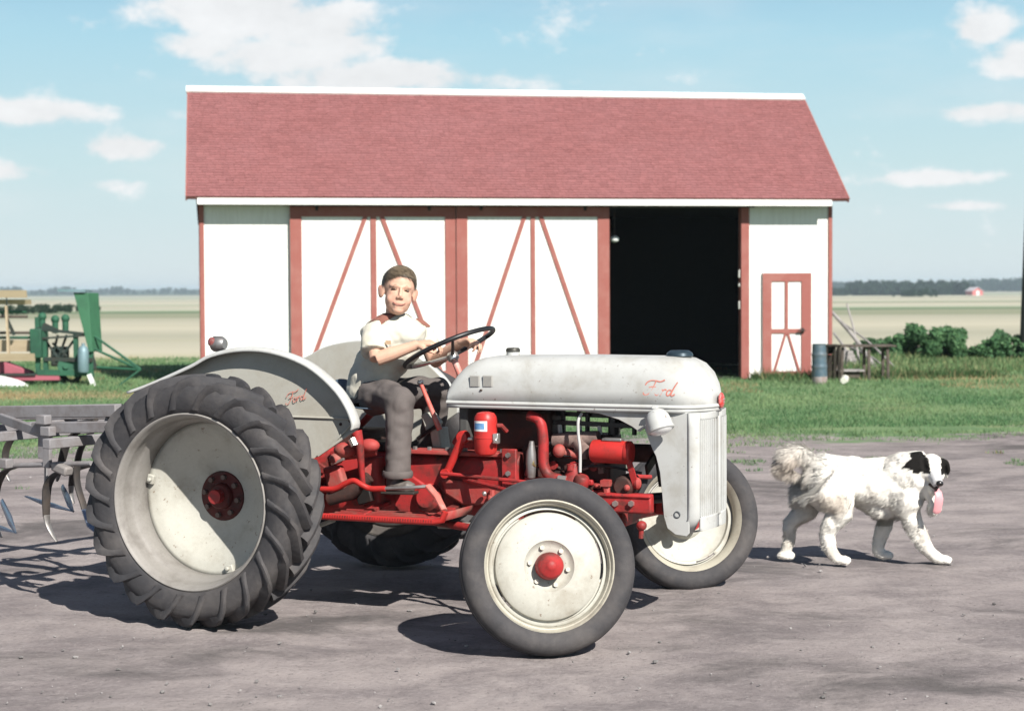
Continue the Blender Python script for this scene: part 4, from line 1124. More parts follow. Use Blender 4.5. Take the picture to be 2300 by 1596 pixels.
# front support casting and steering gear round it
fa, fb = tp(1345, 1112, .2), tp(1466, 1112, .2)
MB().box(((fa.x + fb.x) / 2, -.2, fb.z - .045), (fb.x - fa.x, .05, .088)).bar((fa.x, -.205, fb.z - .004), (fb.x, -.205, fb.z - .004), .06, .02).build('front_support', RED, TR, bevel=.01)
for u, v in ((1383, 1130), (1419, 1130)):
    p = tp(u, v, .226); MB().cyl(p, p + Vector((0, -.016, 0)), .015, n=6).build('bolt', BRIGHT, TR, smooth=False)
MB().lathe([(0, .05), (.04, .05), (.052, .03), (.055, 0), (.055, -.08)], tp(1405, 1090, .17), (0, -1, 0), 20).build('pump_pulley', GREASE, TR)
MB().box(tp(1362, 1084, .2), (.045, .05, .03)).cyl(tp(1364, 1110, .2), tp(1360, 1080, .2), .018, n=8).sphere(tp(1408, 1095, .23), .016, 8, 6).sphere(tp(1432, 1085, .2), (.02, .02, .03), 8, 6).build('pump_fitting', RED_DUSTY, TR)
MB().sphere(tp(1441, 1180, .25), (.026, .026, .024), 12, 8).cyl(tp(1441, 1180, .25), tp(1439, 1208, .25), .012, n=8).build('tie_rod_end', RED, TR)

# wires, lines and small brackets crowded along the block
rng_ = random.Random(14)
for i in range(9):
    x0 = rng_.uniform(1.28, 1.62); z0_ = rng_.uniform(.62, .86); x1 = x0 + rng_.uniform(.06, .30); z1_ = z0_ + rng_.uniform(-.10, .12)
    y_ = -rng_.uniform(.14, .17)
    MB().tube(spline([(x0, -.10, z0_), (x0 + .02, y_, z0_ + .02), (lerp(x0, x1, .5), y_ - .01, lerp(z0_, z1_, .5) + rng_.uniform(-.02, .04)), (x1, -.11, z1_)], 4), rng_.uniform(.004, .008), 6).build('line', [BLACK, GREASE, RUST, RED][i % 4], TR)
for i in range(10):
    x0 = rng_.uniform(1.29, 1.72); z0_ = rng_.uniform(.58, .84); w_ = rng_.uniform(.02, .05)
    MB().box((x0, -.135, z0_), (w_, .035, rng_.uniform(.02, .05)), Matrix.Rotation(rng_.uniform(-.4, .4), 3, 'Y')).cyl((x0, -.15, z0_), (x0, -.162, z0_), .008, n=6).build('bracket', [RED_DUSTY, GREASE, RUST][i % 3], TR, bevel=.003)
for i in range(7):
    x0 = rng_.uniform(.05, .62); z0_ = rng_.uniform(.55, .76)
    MB().box((x0, -.165, z0_), (rng_.uniform(.03, .07), .04, rng_.uniform(.03, .06)), Matrix.Rotation(rng_.uniform(-.5, .5), 3, 'Y')).cyl((x0, -.18, z0_), (x0, -.196, z0_), .010, n=6).build('bracket', [RED, GREASE, RED_DUSTY][i % 3], TR, bevel=.004)
# ---- hood
def build_hood():
    xs = [.925, .935, .952, .98, 1.02, 1.07, 1.13, 1.25, 1.4, 1.6, 1.8, 1.95, 2.05, 2.11, 2.155, 2.195, 2.225, 2.248, 2.262]
    def zt(x):
        P = [(.925, 1.112), (.935, 1.14), (.952, 1.168), (.98, 1.204), (1.02, 1.238), (1.07, 1.258), (1.13, 1.268), (1.6, 1.275), (2.05, 1.272), (2.11, 1.265), (2.155, 1.245), (2.195, 1.208), (2.225, 1.16), (2.248, 1.108), (2.262, 1.062)]
        return np.interp(x, [p[0] for p in P], [p[1] for p in P])
    def hw(x):
        P = [(.925, .222), (1.0, .230), (1.5, .236), (2.05, .238), (2.11, .235), (2.155, .224), (2.195, .196), (2.225, .150), (2.248, .088), (2.262, .02)]
        return np.interp(x, [p[0] for p in P], [p[1] for p in P])
    zb = 1.038
    rows = []
    for x in xs:
        w, top = hw(x), zt(x); ring = []
        e = .50
        for j in range(25):
            a = math.pi * j / 24; ca, sa = math.cos(a), math.sin(a)
            ring.append((x, -w * math.copysign(abs(ca) ** e, ca), zb + (top - zb) * abs(sa) ** .55))
        rows.append(ring)
    hood = MB().grid(rows).build('hood', GREY, TR, angle=60, solid=.006)
    # rolled bead and lower flange, carried round the nose
    path = [(.928, .224), (1.2, .234), (1.5, .238), (1.8, .240), (2.05, .240), (2.11, .237), (2.155, .226), (2.195, .198), (2.225, .152), (2.25, .088), (2.266, .0)]
    full = [Vector((x, -y, 1.043)) for x, y in path] + [Vector((x, y, 1.043)) for x, y in reversed(path[:-1])]
    full = spline(full, 4)
    MB().tube(full, .0105, 10).build('hood_bead', GREY, hood)
    rows = [[p + Vector((0, 0, -.004)) for p in full], [Vector((p.x, p.y * 1.008, 1.016)) for p in full]]
    MB().grid(rows).build('hood_flange', GREY, hood, solid=.006)
    c = tp(1131, 797, 0)
    MB().cyl((1.19, 0, 1.262), (1.19, 0, 1.288), .034, n=20).build('fuel_cap_neck', GREY, hood)
    MB().lathe([(0, .022), (.03, .02), (.036, .012), (.036, 0), (0, 0)], (1.19, 0, 1.288), (0, 0, 1), 20).build('fuel_cap', mat('cap_dark', (.06, .058, .05), .5, .4), hood)
    rc = tp(1551, 803, 0)
    MB().lathe([(0, .028), (.045, .026), (.062, .014), (.066, .0), (.04, -.02)], (2.06, .02, 1.276), (0, 0, 1), 28).build('radiator_cap', mat('cap_blue', (.03, .05, .065), .4, .3), hood)
    # louvre panels
    for (u0, u1) in ((1055, 1077), (1084, 1106)):
        p0, p1 = tp(u0, 868, .236), tp(u1, 843, .236)
        n = 9
        b = MB()
        y = -.2335
        L = MB().box(((p0.x + p1.x) / 2, -.233, (p0.z + p1.z) / 2), (p1.x - p0.x, .004, p1.z - p0.z)).build('louvre_panel', mat('louvre_grey', (.36, .355, .325), .6), hood, bevel=.0015)
        for i in range(n):
            x = lerp(p0.x + .003, p1.x - .003, (i + .5) / n)
            MB().box((x, -.2365, (p0.z + p1.z) / 2), (.0022, .004, p1.z - p0.z - .004)).build('louvre_fin', mat('louvre_fin', (.42, .41, .38), .6), L, smooth=False)
    p = tp(1080, 876, .238); MB().sphere((p.x, -.236, p.z), (.008, .006, .005), 10, 6).build('hood_latch', IRON, hood)
    # badge on the nose
    p = Vector((2.276, -.004, 1.066))
    B = MB().sphere(p, (.014, .034, .038), 20, 12).build('nose_badge', mat('badge_red', (.50, .05, .04), .3, var=(.6, .35, .33), vscale=50, vamt=.5), hood)
    MB().box(p + Vector((.013, 0, .006)), (.004, .03, .006)).box(p + Vector((.013, 0, -.006)), (.004, .022, .005)).build('badge_bar', BRIGHT, B, bevel=.001)
    return hood
HOOD = build_hood()

def script_ford(origin, right, up, wide, parent, width=.009):
    """the maker's hand written script in red"""
    o, r, u = Vector(origin), Vector(right).normalized(), Vector(up).normalized(); k = wide / 3.0
    n = r.cross(u)
    strokes = [
        [(-.25, .95), (-.12, 1.22), (.25, 1.42), (.75, 1.40), (1.15, 1.33), (1.55, 1.52)],
        [(.72, 1.40), (.62, .95), (.46, .48), (.22, .12), (-.05, .02), (-.28, .14), (-.22, .30)],
        [(.15, .74), (.5, .82), (.85, .80)],
        [(1.12, .62), (.92, .52), (.84, .28), (.95, .08), (1.15, .06), (1.3, .26), (1.25, .52), (1.10, .63), (1.4, .55), (1.55, .62)],
        [(1.55, .62), (1.54, .35), (1.46, .06)], [(1.52, .34), (1.68, .56), (1.86, .62), (1.92, .52)],
        [(2.40, .58), (2.18, .58), (2.02, .38), (2.05, .12), (2.22, .06), (2.38, .22), (2.50, .60)],
        [(2.86, 1.36), (2.66, .92), (2.50, .40), (2.48, .12), (2.62, .06), (2.84, .22)]]
    mb = MB()
    for s in strokes:
        pts = [o + r * (a + b * .22) * k + u * b * k for a, b in s]
        pts = spline(pts, 4)
        mb.tube(pts, width / 2, 6, sx=1.0, sy=.35, up=r)
    return mb.build('script', LETTER, parent)
p = tp(1450, 887, .2405)
script_ford((p.x, -.2395, p.z), (1, 0, -.03), (0, .06, 1), .15, HOOD, .007)

# ---- grille and side panels under the nose
def build_grille():
    zlo, zhi = .455, 1.018
    S = .226
    left_edge = [tp(1230, 921, S), tp(1300, 923, S), tp(1345, 928, S), tp(1390, 942, S), tp(1420, 958, S), tp(1436, 970, S), tp(1447, 960, S)]
    panel_edge = [tp(1458, 990, S), tp(1466, 1010, S), tp(1473, 1024, S), tp(1482, 1060, S), tp(1487, 1110, S), tp(1491, 1160, S), tp(1499, 1186, S), tp(1517, 1200, S), tp(1542, 1204, S)]
    xc = 2.185
    outline = left_edge + panel_edge + [Vector((xc, 0, .452)), Vector((xc, 0, zhi)), ]
    sides = []
    G = None
    for sgn in (1, -1):
        poly = [Vector((p.x, -sgn * S, p.z)) for p in outline]
        poly[0].z = zhi; 
        mb = MB().prism(poly, (0, sgn * .012, 0))
        if G is None: G = mb.build('grille', GREY, TR, bevel=.004)
        else: mb.build('side_panel', GREY, G, bevel=.004)
    # front corner posts curving in to the slats
    def plan(t):                                   # t 0 = side, 1 = nose
        a = t * math.pi / 2
        return xc - .004 + .078 * math.sin(a) ** .9, S * (math.cos(a) ** .62)
    def shell(t0, t1, n, sgn, name, z0=zlo, z1=zhi):
        rows = []
        for j in range(9):
            f = j / 8; z = lerp(z0, z1, f)
            inset = .0 if f > .12 else (1 - f / .12) ** 2 * .035
            rows.append([(plan(lerp(t0, t1, i / n))[0] - inset, -sgn * max(0.0, plan(lerp(t0, t1, i / n))[1] - inset * .4), z) for i in range(n + 1)])
        return MB().grid(rows).build(name, GREY, G, solid=.008)
    for sgn in (1, -1):
        shell(0, .40, 6, sgn, 'corner_post')
        shell(.40, 1.0, 8, sgn, 'grille_sill', zlo, .53)
        shell(.40, 1.0, 8, sgn, 'grille_header', .985, zhi)
        for i in range(8):
            t = .43 + i * .072
            x, y = plan(t); a = math.atan2(x - xc, y)
            MB().box((x - .008, -sgn * y, .757), (.024, .019, .456)).build('slat', GREY, G, smooth=False)
    MB().box((plan(1)[0] - .002, 0, .757), (.026, .028, .47)).build('centre_bar', GREY, G, bevel=.006)
    MB().box((2.20, 0, .757), (.012, .36, .46)).build('core_screen', mat('core_black', (.02, .02, .02), .8), G, smooth=False)
    p = tp(1521, 1155, S + .002)
    MB().lathe([(.017, .002), (.014, .004), (.011, 0), (.011, -.006), (0, -.006)], (p.x, -S - .001, p.z), (0, -1, 0), 18).build('panel_hole', mat('hole_dark', (.10, .11, .12), .6), G)
    return G
GR_ = build_grille()

# ---- headlights
for sgn in (1, -1):
    S = .315
    c = tp(1478, 944, S)
    ax = Vector((.34, -.16, -.80)).normalized()
    o = Vector((c.x, -sgn * S, c.z)) - Vector((ax.x, sgn * ax.y, ax.z)) * .045
    axs = Vector((ax.x, sgn * ax.y, ax.z))
    L = MB().lathe([(0, -.012), (.022, -.009), (.042, .004), (.056, .028), (.061, .055), (.061, .080), (.064, .082), (.064, .094), (.058, .098)], o, axs, 32).build('headlight', GREY, TR)
    MB().lathe([(.057, .096), (.045, .106), (.024, .113), (0, .115)], o, axs, 28).build('lens', mat('lamp_glass', (.82, .82, .80), .12, spec=.6), L)
    MB().bar(o + Vector((-.01, sgn * .02, .02)), (o.x - .01, -sgn * .225, 1.01), .03, .02).build('lamp_bracket', GREY, L, bevel=.004)

# ---- fenders
def build_fender(sgn):
    si, so = .555, .622
    cx, cz = .035, .575
    J = [tp(u, v, si) for u, v in ((806, 962), (807, 945), (792, 908), (762, 866), (705, 818), (632, 789), (560, 782), (490, 795), (440, 821), (352, 860), (300, 879))]
    outer = [(p.x, p.z) for p in J]
    pts = spline([Vector((x, 0, z)) for x, z in outer], 5)
    ys = [(-.0, 0.0), (.12, .005), (.5, .007), (.85, .003), (.96, -.003), (1.0, -.014)]
    rows = []
    for p in pts:
        n = Vector((p.x - cx, 0, p.z - cz)).normalized()
        rows.append([Vector((p.x, -sgn * lerp(si, so, f), p.z)) + n * h for f, h in ys])
    F_ = MB().grid(rows)
    f = F_.build('fender', GREY, TR, angle=50, solid=.005)
    inner = [Vector((p.x, -sgn * (si + .003), p.z)) for p in pts] + [Vector((-.36, -sgn * (si + .003), .72)), Vector((.02, -sgn * (si + .003), .64)), Vector((tp(716, 1024, si).x, -sgn * (si + .003), tp(716, 1024, si).z))]
    MB().prism(inner, (0, sgn * .006, 0)).build('fender_side', GREY_IN, f, smooth=False)
    # stiffening creases and the seam
    yy = -sgn * (si + .007)
    def crease(a, b, r=.0055): MB().cyl((a.x, yy, a.z), (b.x, yy, b.z), r, n=8).build('crease', GREY_IN, f)
    crease(tp(655, 935, si), tp(792, 940, si)); crease(tp(805, 937, si), tp(742, 1003, si))
    MB().bar((tp(803, 962, si).x, yy, tp(803, 962, si).z), (tp(716, 1022, si).x, yy, tp(716, 1022, si).z), .012, .012).build('edge_flange', GREY_IN, f, smooth=False)
    for u, v in ((767, 952), (788, 945)):
        p = tp(u, v, si); MB().cyl((p.x, yy, p.z), (p.x, yy - sgn * .004, p.z), .008, n=8).build('rivet', GREASE, f)
    if sgn > 0:
        p = tp(648, 908, si); script_ford((p.x, yy - .003, p.z), (1, 0, .28), (-.1, 0, 1), .115, f, .0042)
    return f
FN = build_fender(1); build_fender(-1)
# tail lamp standing on the far fender
c = tp(489, 772, -.60)
T = MB().lathe([(0, -.05), (.03, -.05), (.044, -.03), (.046, .02), (.04, .03), (0, .03)], c, TX * 0 + Vector((-1, 0, 0)), 24).build('tail_lamp', STEEL, TR)
MB().lathe([(0, .0), (.027, .0), (.026, .008), (.016, .014), (0, .016)], c + Vector((-.02, -.03, .012)), (-.2, -1, .15), 20).build('lens', mat('lens_red', (.26, .05, .045), .3, spec=.5, var=(.3, .2, .18), vscale=60, vamt=.7), T)
MB().cyl(c + Vector((0, 0, -.03)), (c.x + .02, c.y, c.z - .16), .014, n=8).build('lamp_stalk', STEEL, T)

# ---- seat, steering, controls
def build_seat():
    cx, cz = .40, .985
    rows = []
    for i in range(9):
        r = .205 * i / 8; row = []
        for j in range(32):
            a = 2 * math.pi * j / 32; ca, sa = math.cos(a), math.sin(a)
            back = max(0, -ca)
            z = cz + .02 * (r / .2) ** 2 + (.13 * back ** 1.3) * (r / .205) ** 3 - .015 * max(0, ca) * (r / .2) ** 2
            row.append((cx + r * ca * (1.0 if ca < 0 else .95), r * sa * 1.1, z))
        rows.append(row)
    s = MB().grid(rows, closed=True).build('seat', mat('seat_blue_grey', (.075, .11, .15), .5, .2, var=(.05, .055, .06), vscale=6, vamt=.6), TR, solid=.006)
    MB().tube(spline([(cx, 0, cz - .01), (cx - .10, 0, cz - .10), (.20, 0, .86), (.10, 0, .80)], 4), .028, 10, sx=1.6, sy=.5).build('seat_spring', RED, s)
build_seat()
MB().box((.22, 0, .83), (.42, .24, .10)).build('hydraulic_cover', GREASE, TR, bevel=.02)
MB().box((.46, -.02, .80), (.14, .22, .05)).build('floor_cover', BLACK, TR, bevel=.01)
p = tp(843, 919, .10); MB().sphere(p, (.035, .02, .014), 12, 8).build('hitch_knob', BRIGHT, TR)
SWC = Vector((.835, 0, 1.305)); SWA = R(24.2)
sw_n = Vector((-math.sin(SWA), 0, math.cos(SWA))); sw_u = Vector((math.cos(SWA), 0, math.sin(SWA))); sw_v = Vector((0, 1, 0)); SWR = .243
SW = MB().tube([SWC + sw_u * math.cos(a) * SWR + sw_v * math.sin(a) * SWR for a in np.linspace(0, 2 * math.pi, 65)[:-1]], .0125, 12, closed=True).build('steering_wheel', BLACK, TR)
hub = SWC - sw_n * .045
for a in (R(-58), R(58), R(180)):
    e = SWC + (sw_u * math.cos(a) + sw_v * math.sin(a)) * SWR
    MB().tube([hub, hub.lerp(e, .5) - sw_n * .004, e], [.010, .009, .008], 8).build('spoke', BRIGHT if a > 2 else BLACK, SW)
MB().lathe([(0, .022), (.02, .02), (.03, .008), (.03, -.02), (.018, -.03)], hub, sw_n, 20).build('hub', BRIGHT, SW)
ctop = hub - sw_n * .02; cbot = ctop - sw_n * .34
MB().cyl(ctop, ctop - sw_n * .30, .017, n=12).build('steering_shaft', mat('shaft_pink', (.60, .22, .18), .5, var=(.62, .5, .45), vscale=12, vamt=.6), TR)
MB().tube([(.99, 0, .99), (.97, 0, .90), (.93, 0, .80)], [.05, .06, .08], 14).build('steering_box', RED, TR)
# gear lever
g0, g1 = tp(946, 863, .06), tp(988, 965, .04)
MB().tube([g0, g0.lerp(g1, .5), g1], [.0105, .0125, .015], 10).build('gear_lever', mat('lever_red', (.60, .13, .10), .4, var=(.6, .35, .3), vscale=15, vamt=.5), TR)
MB().sphere(g0 + Vector((-.004, 0, .01)), .017, 12, 8).build('lever_knob', BRIGHT, TR)
# pale battery and dash boxes below the hood edge
MB().prism([tp(944, 932, .02), tp(958, 925, .02), tp(978, 950, .02), tp(972, 962, .02), tp(955, 968, .02)], (0, .1, 0)).build('lever_boot', CREAM, TR, bevel=.008)
MB().prism([tp(964, 966, .03), tp(984, 960, .03), tp(991, 1010, .03), tp(972, 1012, .03)], (0, .12, 0)).build('column_bracket', CREAM, TR, bevel=.008)
MB().cyl(tp(938, 985, .04), tp(986, 952, .04), .010, n=8).build('clutch_rod', BLACK, TR)
# throttle-side lever with a round boss
l0, l1 = tp(1040, 981, .23), tp(1003, 1062, .23)
MB().tube([l0, l0.lerp(l1, .5), l1], [.024, .021, .019], 12).build('brake_lever', RED_CLEAN, TR)
MB().lathe([(0, .022), (.028, .02), (.032, .008), (.032, -.02)], l0, (0, -1, 0), 20).cyl(l1 + Vector((0, .02, 0)), l1 + Vector((0, -.025, 0)), .024, n=14).build('lever_boss', RED_CLEAN, TR)
MB().cyl(tp(1052, 985, .24), tp(1062, 985, .24), .009, n=8).build('lever_pin', BRIGHT, TR)
MB().tube([tp(990, 1062, .25), tp(1100, 1073, .25), tp(1200, 1084, .25), tp(1250, 1088, .25)], .0095, 8).build('brake_rod', RED, TR)
# rear lumps: lift arm, brackets and links in front of the rear tyre
MB().tube([tp(800, 968, .36), tp(808, 1000, .36), tp(812, 1050, .34), tp(815, 1090, .32)], [.03, .022, .016, .014], 10).build('lift_link', RED, TR)
MB().sphere(tp(830, 1000, .3), (.055, .04, .035), 14, 8).sphere(tp(775, 1010, .33), (.06, .05, .04), 14, 8).sphere(tp(755, 1030, .35), (.035, .04, .03), 12, 8).cyl(tp(845, 1010, .25), tp(760, 1022, .30), .03, n=12).build('lift_arm', RED_DUSTY, TR)
MB().cyl(tp(790, 985, .39), tp(797, 1000, .39), .022, n=8).build('lift_bolt', BRIGHT, TR)
MB().prism([tp(800, 1040, .25), tp(848, 1025, .22), tp(852, 1135, .22), tp(815, 1140, .25)], (0, .08, 0)).build('step_bracket', RED_DUSTY, TR, bevel=.012)
MB().prism([tp(722, 1050, .34), tp(760, 1045, .34), tp(775, 1095, .34), tp(738, 1110, .34)], (0, .06, 0)).build('check_plate', RED_DUSTY, TR, bevel=.014)
MB().bar(tp(745, 1042, .37), tp(772, 1030, .37), .018, .012).build('lynch_pin', BRIGHT, TR)
MB().tube([tp(740, 1120, .3), tp(790, 1105, .3), tp(830, 1070, .28)], [.035, .04, .03], 12).build('brake_cam', GREASE, TR)
MB().prism([tp(800, 1120, .3), tp(825, 1085, .3), tp(835, 1125, .3), tp(805, 1135, .3)], (0, .04, 0)).build('cam_plate', IRON, TR, bevel=.006)
br = spline([tp(722, 1098, .45), tp(752, 1097, .45), tp(776, 1085, .45), tp(795, 1079, .45), tp(812, 1088, .45), tp(830, 1096, .44), tp(850, 1097, .44), tp(925, 1094, .42), tp(965, 1091, .38)], 4)
nb_ = len(br)
MB().tube(br[:26], .0145, 10).build('step_rail', RED_CLEAN, TR)
MB().tube(br[25:], [.0085] * (nb_ - 25), 8).build('pedal_shaft', STEEL, TR)
MB().tube([tp(962, 1091, .38), tp(982, 1115, .40), tp(998, 1146, .44)], [.021, .020, .018], 12, sx=1.0, sy=.7).build('brake_pedal', mat('pedal_pink', (.55, .15, .12), .5, var=(.5, .3, .26), vscale=12, vamt=.6), TR)
# foot board with rolled, stamped edge
q0, q1, q2 = tp(722, 1166, .56), tp(985, 1169, .56), tp(1008, 1146, .50)
B_ = MB()
pts = [(q0.x, .0), (q1.x - .04, .0), (q1.x, .004), (q2.x, .045)]
zb_ = q0.z + .012
path = [Vector((q0.x - .02, 0, zb_)), Vector((q1.x - .03, 0, zb_)), Vector((q1.x + .02, 0, zb_ + .012)), Vector((q2.x + .01, 0, zb_ + .052))]
rows = [[p + Vector((0, -y, 0)) for y in (.24, .40, .555)] for p in path]
FB = MB().grid(rows).build('foot_board', RED_DUSTY, TR, solid=.008)
MB().tube([p + Vector((0, -.56, .004)) for p in path], .0165, 10).build('edge_roll', RED_CLEAN, FB)
for i in range(46):
    f = i / 45; x = lerp(path[0].x + .01, path[1].x, f)
    MB().box((x, -.573, zb_ + .008), (.006, .010, .016)).build('tread_cleat', RED, FB, smooth=False)
for i in range(4):
    MB().bar(path[0] + Vector((.02, -.30 - .06 * i, .008)), path[1] + Vector((0, -.30 - .06 * i, .008)), .012, .006).build('tread_bar', RED_DUSTY, FB, smooth=False)
for x_ in (.55, .95): MB().bar((x_, -.15, .52), (x_, -.50, .478), .05, .02).build('board_bracket', RED, FB, bevel=.004)
MB().bar(tp(716, 1180, .5), tp(748, 1168, .5), .05, .02).build('mud_scraper', CREAM, FB, bevel=.004)
# far side foot board, filter bowls and drain cocks under the belly, silencer pipe
MB().box((.70, .40, .475), (.62, .30, .016)).build('foot_board', RED_DUSTY, TR, bevel=.004)
MB().tube([tp(985, 1179, .25), tp(1070, 1180, .25)], .017, 12).tube([tp(1070, 1180, .25), (1.7, -.2, .46)], .017, 12).build('exhaust_pipe', mat('pipe_grey', (.32, .30, .27), .6, .3, var=(.2, .13, .1), vscale=9, vamt=.7), TR)
MB().sphere(tp(1103, 1120, .23), (.02, .02, .026), 10, 8).cyl(tp(1105, 1100, .23), tp(1106, 1150, .23), .014, n=8).build('drain_cock', RED_DUSTY, TR)
MB().sphere(tp(1106, 1130, .25), .016, 8, 6).sphere(tp(1088, 1108, .25), .013, 8, 6).build('drain_screw', BRIGHT, TR)
MB().sphere(tp(1122, 1146, .22), (.055, .04, .022), 12, 8).sphere(tp(1150, 1166, .2), (.05, .04, .02), 12, 8).sphere(tp(1118, 1170, .2), (.045, .04, .022), 12, 8).build('linkage_joint', RED, TR)
# ------------------------------------------------------------------ cultivator on the rear hitch
def build_cultivator():
    rot = -TH + R(-10)
    o = tw(-.98, .45, 0)
    t = thing('cultivator', 'raised grey steel spring tooth cultivator mounted behind the tractor', 'cultivator', (o.x, o.y, 0), rot)
    cx, sx = math.cos(rot), math.sin(rot)
    ex = Vector((cx, sx, 0)); ey = Vector((-sx, cx, 0))
    def q(u, v, y):
        """point seen at (u, v) in the implement's lengthwise plane y (left of its middle)"""
        p = at_plane(u, v, o + ey * y, ey) - o; return Vector((p.dot(ex), y, p.z))
    fm = mat('frame_steel', (.24, .23, .235), .75, .1, var=(.15, .125, .115), vscale=8, vamt=.6, bump=.15, bscale=40)
    tm = mat('tine_steel', (.055, .05, .048), .6, .3, var=(.12, .09, .07), vscale=9, vamt=.5)
    sm = mat('shovel_steel', (.22, .27, .36), .28, .85, var=(.5, .5, .5), vscale=6, vamt=.4)
    # two lengthwise bars and the cross tool bars
    def bar(a, b, w, h, name='frame_bar', m_=fm): return MB().bar(a, b, w, h).build(name, m_, t, bevel=.005)
    a, b = q(-60, 926, -.10), q(268, 921, -.10); bar(a, b, .06, .066)
    a2, b2 = q(80, 960, -.34), q(255, 958, -.34); bar(a2, b2, .06, .056)
    bar(q(-60, 931, .45), q(330, 925, .45), .06, .07)
    for x in (a.x + .12, a.x + .52, b.x - .05):
        bar(Vector((x, -.55, a2.z - .055)), Vector((x, 1.5, a2.z - .055)), .055, .05)
    bar(q(0, 938, -.2), q(104, 975, -.36), .03, .05, 'stay')
    # lower rod
    l0, l1 = q(-40, 1047, -.36), q(205, 1040, -.36); MB().cyl(l0, l1, .013, n=10).build('lower_rod', fm, t)
    for (u, v0, v1) in ((97, 940, 1030), (108, 972, 1050)):
        MB().bar(q(u, v0, -.37), q(u - 2, v1, -.37), .022, .05, (1, 0, 0)).build('hanger', fm, t, bevel=.004)
    for u, v in ((98, 942), (108, 968), (12, 1040)):
        MB().box(q(u, v, -.39), (.07, .05, .05)).build('clamp', fm, t, bevel=.006)
    c = q(140, 1052, -.38); MB().box(c, (.11, .06, .05), Matrix.Rotation(.25, 3, 'Y')).build('clamp', mat('clamp_grey', (.25, .23, .22), .7, .2), t, bevel=.012)
    # spring teeth: big C of flat steel with a polished point
    def tine(pts, y, point, name='tine'):
        P = spline([q(u, v, y) for u, v in pts], 6); n = len(P)
        k = MB().tube(P, [.021 + .006 * math.sin(math.pi * i / (n - 1)) for i in range(n)], 8, sx=.45, sy=1.1, up=(1, 0, 1)).build(name, tm, t)
        d = [q(u, v, y) for u, v in point]
        MB().tube(spline(d, 5), list(np.linspace(.022, .009, (len(d) - 1) * 5 + 1)), 8, sx=.5, sy=1.0, up=(1, 0, 1)).build('point', STEEL, k)
        return k
    tine([(142, 1056), (120, 1068), (107, 1090), (104, 1120), (104, 1158)], -.36, [(104, 1156), (108, 1178), (118, 1200), (128, 1216)])
    tine([(215, 958), (180, 966), (152, 992), (140, 1030), (136, 1052)], -.20, [(136, 1050), (132, 1066), (128, 1080)])
    tine([(40, 1046), (14, 1056), (-4, 1082), (-12, 1120), (-14, 1160)], -.30, [(-14, 1160), (-8, 1184), (4, 1206)])
    tine([(215, 942), (160, 952), (126, 960), (112, 975)], .1, [(112, 974), (104, 1000), (96, 1020)])
    tine([(235, 1040), (196, 1046), (168, 1058), (160, 1090)], .5, [(160, 1090), (160, 1110), (166, 1130)])
    tine([(60, 960), (30, 980), (14, 1010), (12, 1040)], .75, [(12, 1040), (14, 1060), (22, 1080)])
    def sweep(u0, v0, u1, v1, um, vm, y):
        a, b, m_ = q(u0, v0, y + .06), q(u1, v1, y - .08), q(um, vm, y)
        MB().tube([a, a.lerp(b, .5) + Vector((0, 0, -.004)), b], [.010, .032, .008], 8, sx=.35, sy=1.0, up=(0, 0, 1)).build('shovel', sm, t)
        MB().tube([m_, m_.lerp(b, .6), b], [.022, .032, .008], 8, sx=.35, sy=1.0).build('shovel', sm, t)
    sweep(58, 1114, 165, 1148, 140, 1094, -.25)
    sweep(-40, 1170, 36, 1196, 4, 1126, -.35)
    MB().tube([q(104, 1020, -.3), q(104, 1070, -.3), q(103, 1100, -.3)], .011, 8).build('shank', fm, t)
    MB().sphere(q(104, 1098, -.31), (.016, .016, .022), 10, 8).build('shank_nut', mat('brass', (.55, .44, .22), .4, .8), t)
    # more teeth across the implement
    for i, (x, y) in enumerate(((-.10, .95), (.28, 1.1), (-.32, 1.35), (.10, 1.45), (.42, .75), (-.45, .35))):
        z = a2.z - .09
        P = [Vector((x + .14, y, z)), Vector((x + .02, y, z + .02)), Vector((x - .10, y, z - .10)), Vector((x - .13, y, z - .27)), Vector((x - .07, y, z - .43))]
        k = MB().tube(spline(P, 5), .022, 8, sx=.45, sy=1.1, up=(1, 0, 1)).build('tine', tm, t)
        MB().tube([P[-1], P[-1] + Vector((.05, 0, -.09)), P[-1] + Vector((.11, 0, -.14))], [.022, .028, .006], 8, sx=.35, sy=1.2, up=(1, 0, 1)).build('point', sm, k)
    # links to the tractor
    h0 = b; 
    for y in (-.10, .45):
        MB().bar(Vector((b.x - .1, y, .93)), Vector((b.x + .75, y + .10, .55)), .03, .05).build('lower_link', fm, t, bevel=.004)
    MB().cyl(Vector((b.x - .3, .45, 1.0)), Vector((b.x + .85, .40, .86)), .02, n=10).build('top_link', fm, t)
build_cultivator()
# ------------------------------------------------------------------ the boy
def fuse(mb, voxel, smooth=3, bumps=None):
    """melt overlapping shapes into one continuous skin"""
    me = mb.mesh('tmp', False, merge=True)
    o = bpy.data.objects.new('tmp', me); C.objects.link(o)
    r = o.modifiers.new('r', 'REMESH'); r.mode = 'VOXEL'; r.voxel_size = voxel; r.use_smooth_shade = True
    s = o.modifiers.new('s', 'SMOOTH'); s.iterations = smooth; s.factor = .5
    dg = bpy.context.evaluated_depsgraph_get()
    out = bpy.data.meshes.new_from_object(o.evaluated_get(dg))
    bpy.data.objects.remove(o); bpy.data.meshes.remove(me)
    out.shade_smooth()
    if bumps:
        nr = [v.normal.copy() for v in out.vertices]
        for v, n in zip(out.vertices, nr): v.co += n * bumps(v.co)
        out.update()
    return out

def skinned(name, me, material, parent=None, **props):
    me.name = name; me.materials.clear(); me.materials.append(material)
    return link(name, me, parent, **props)

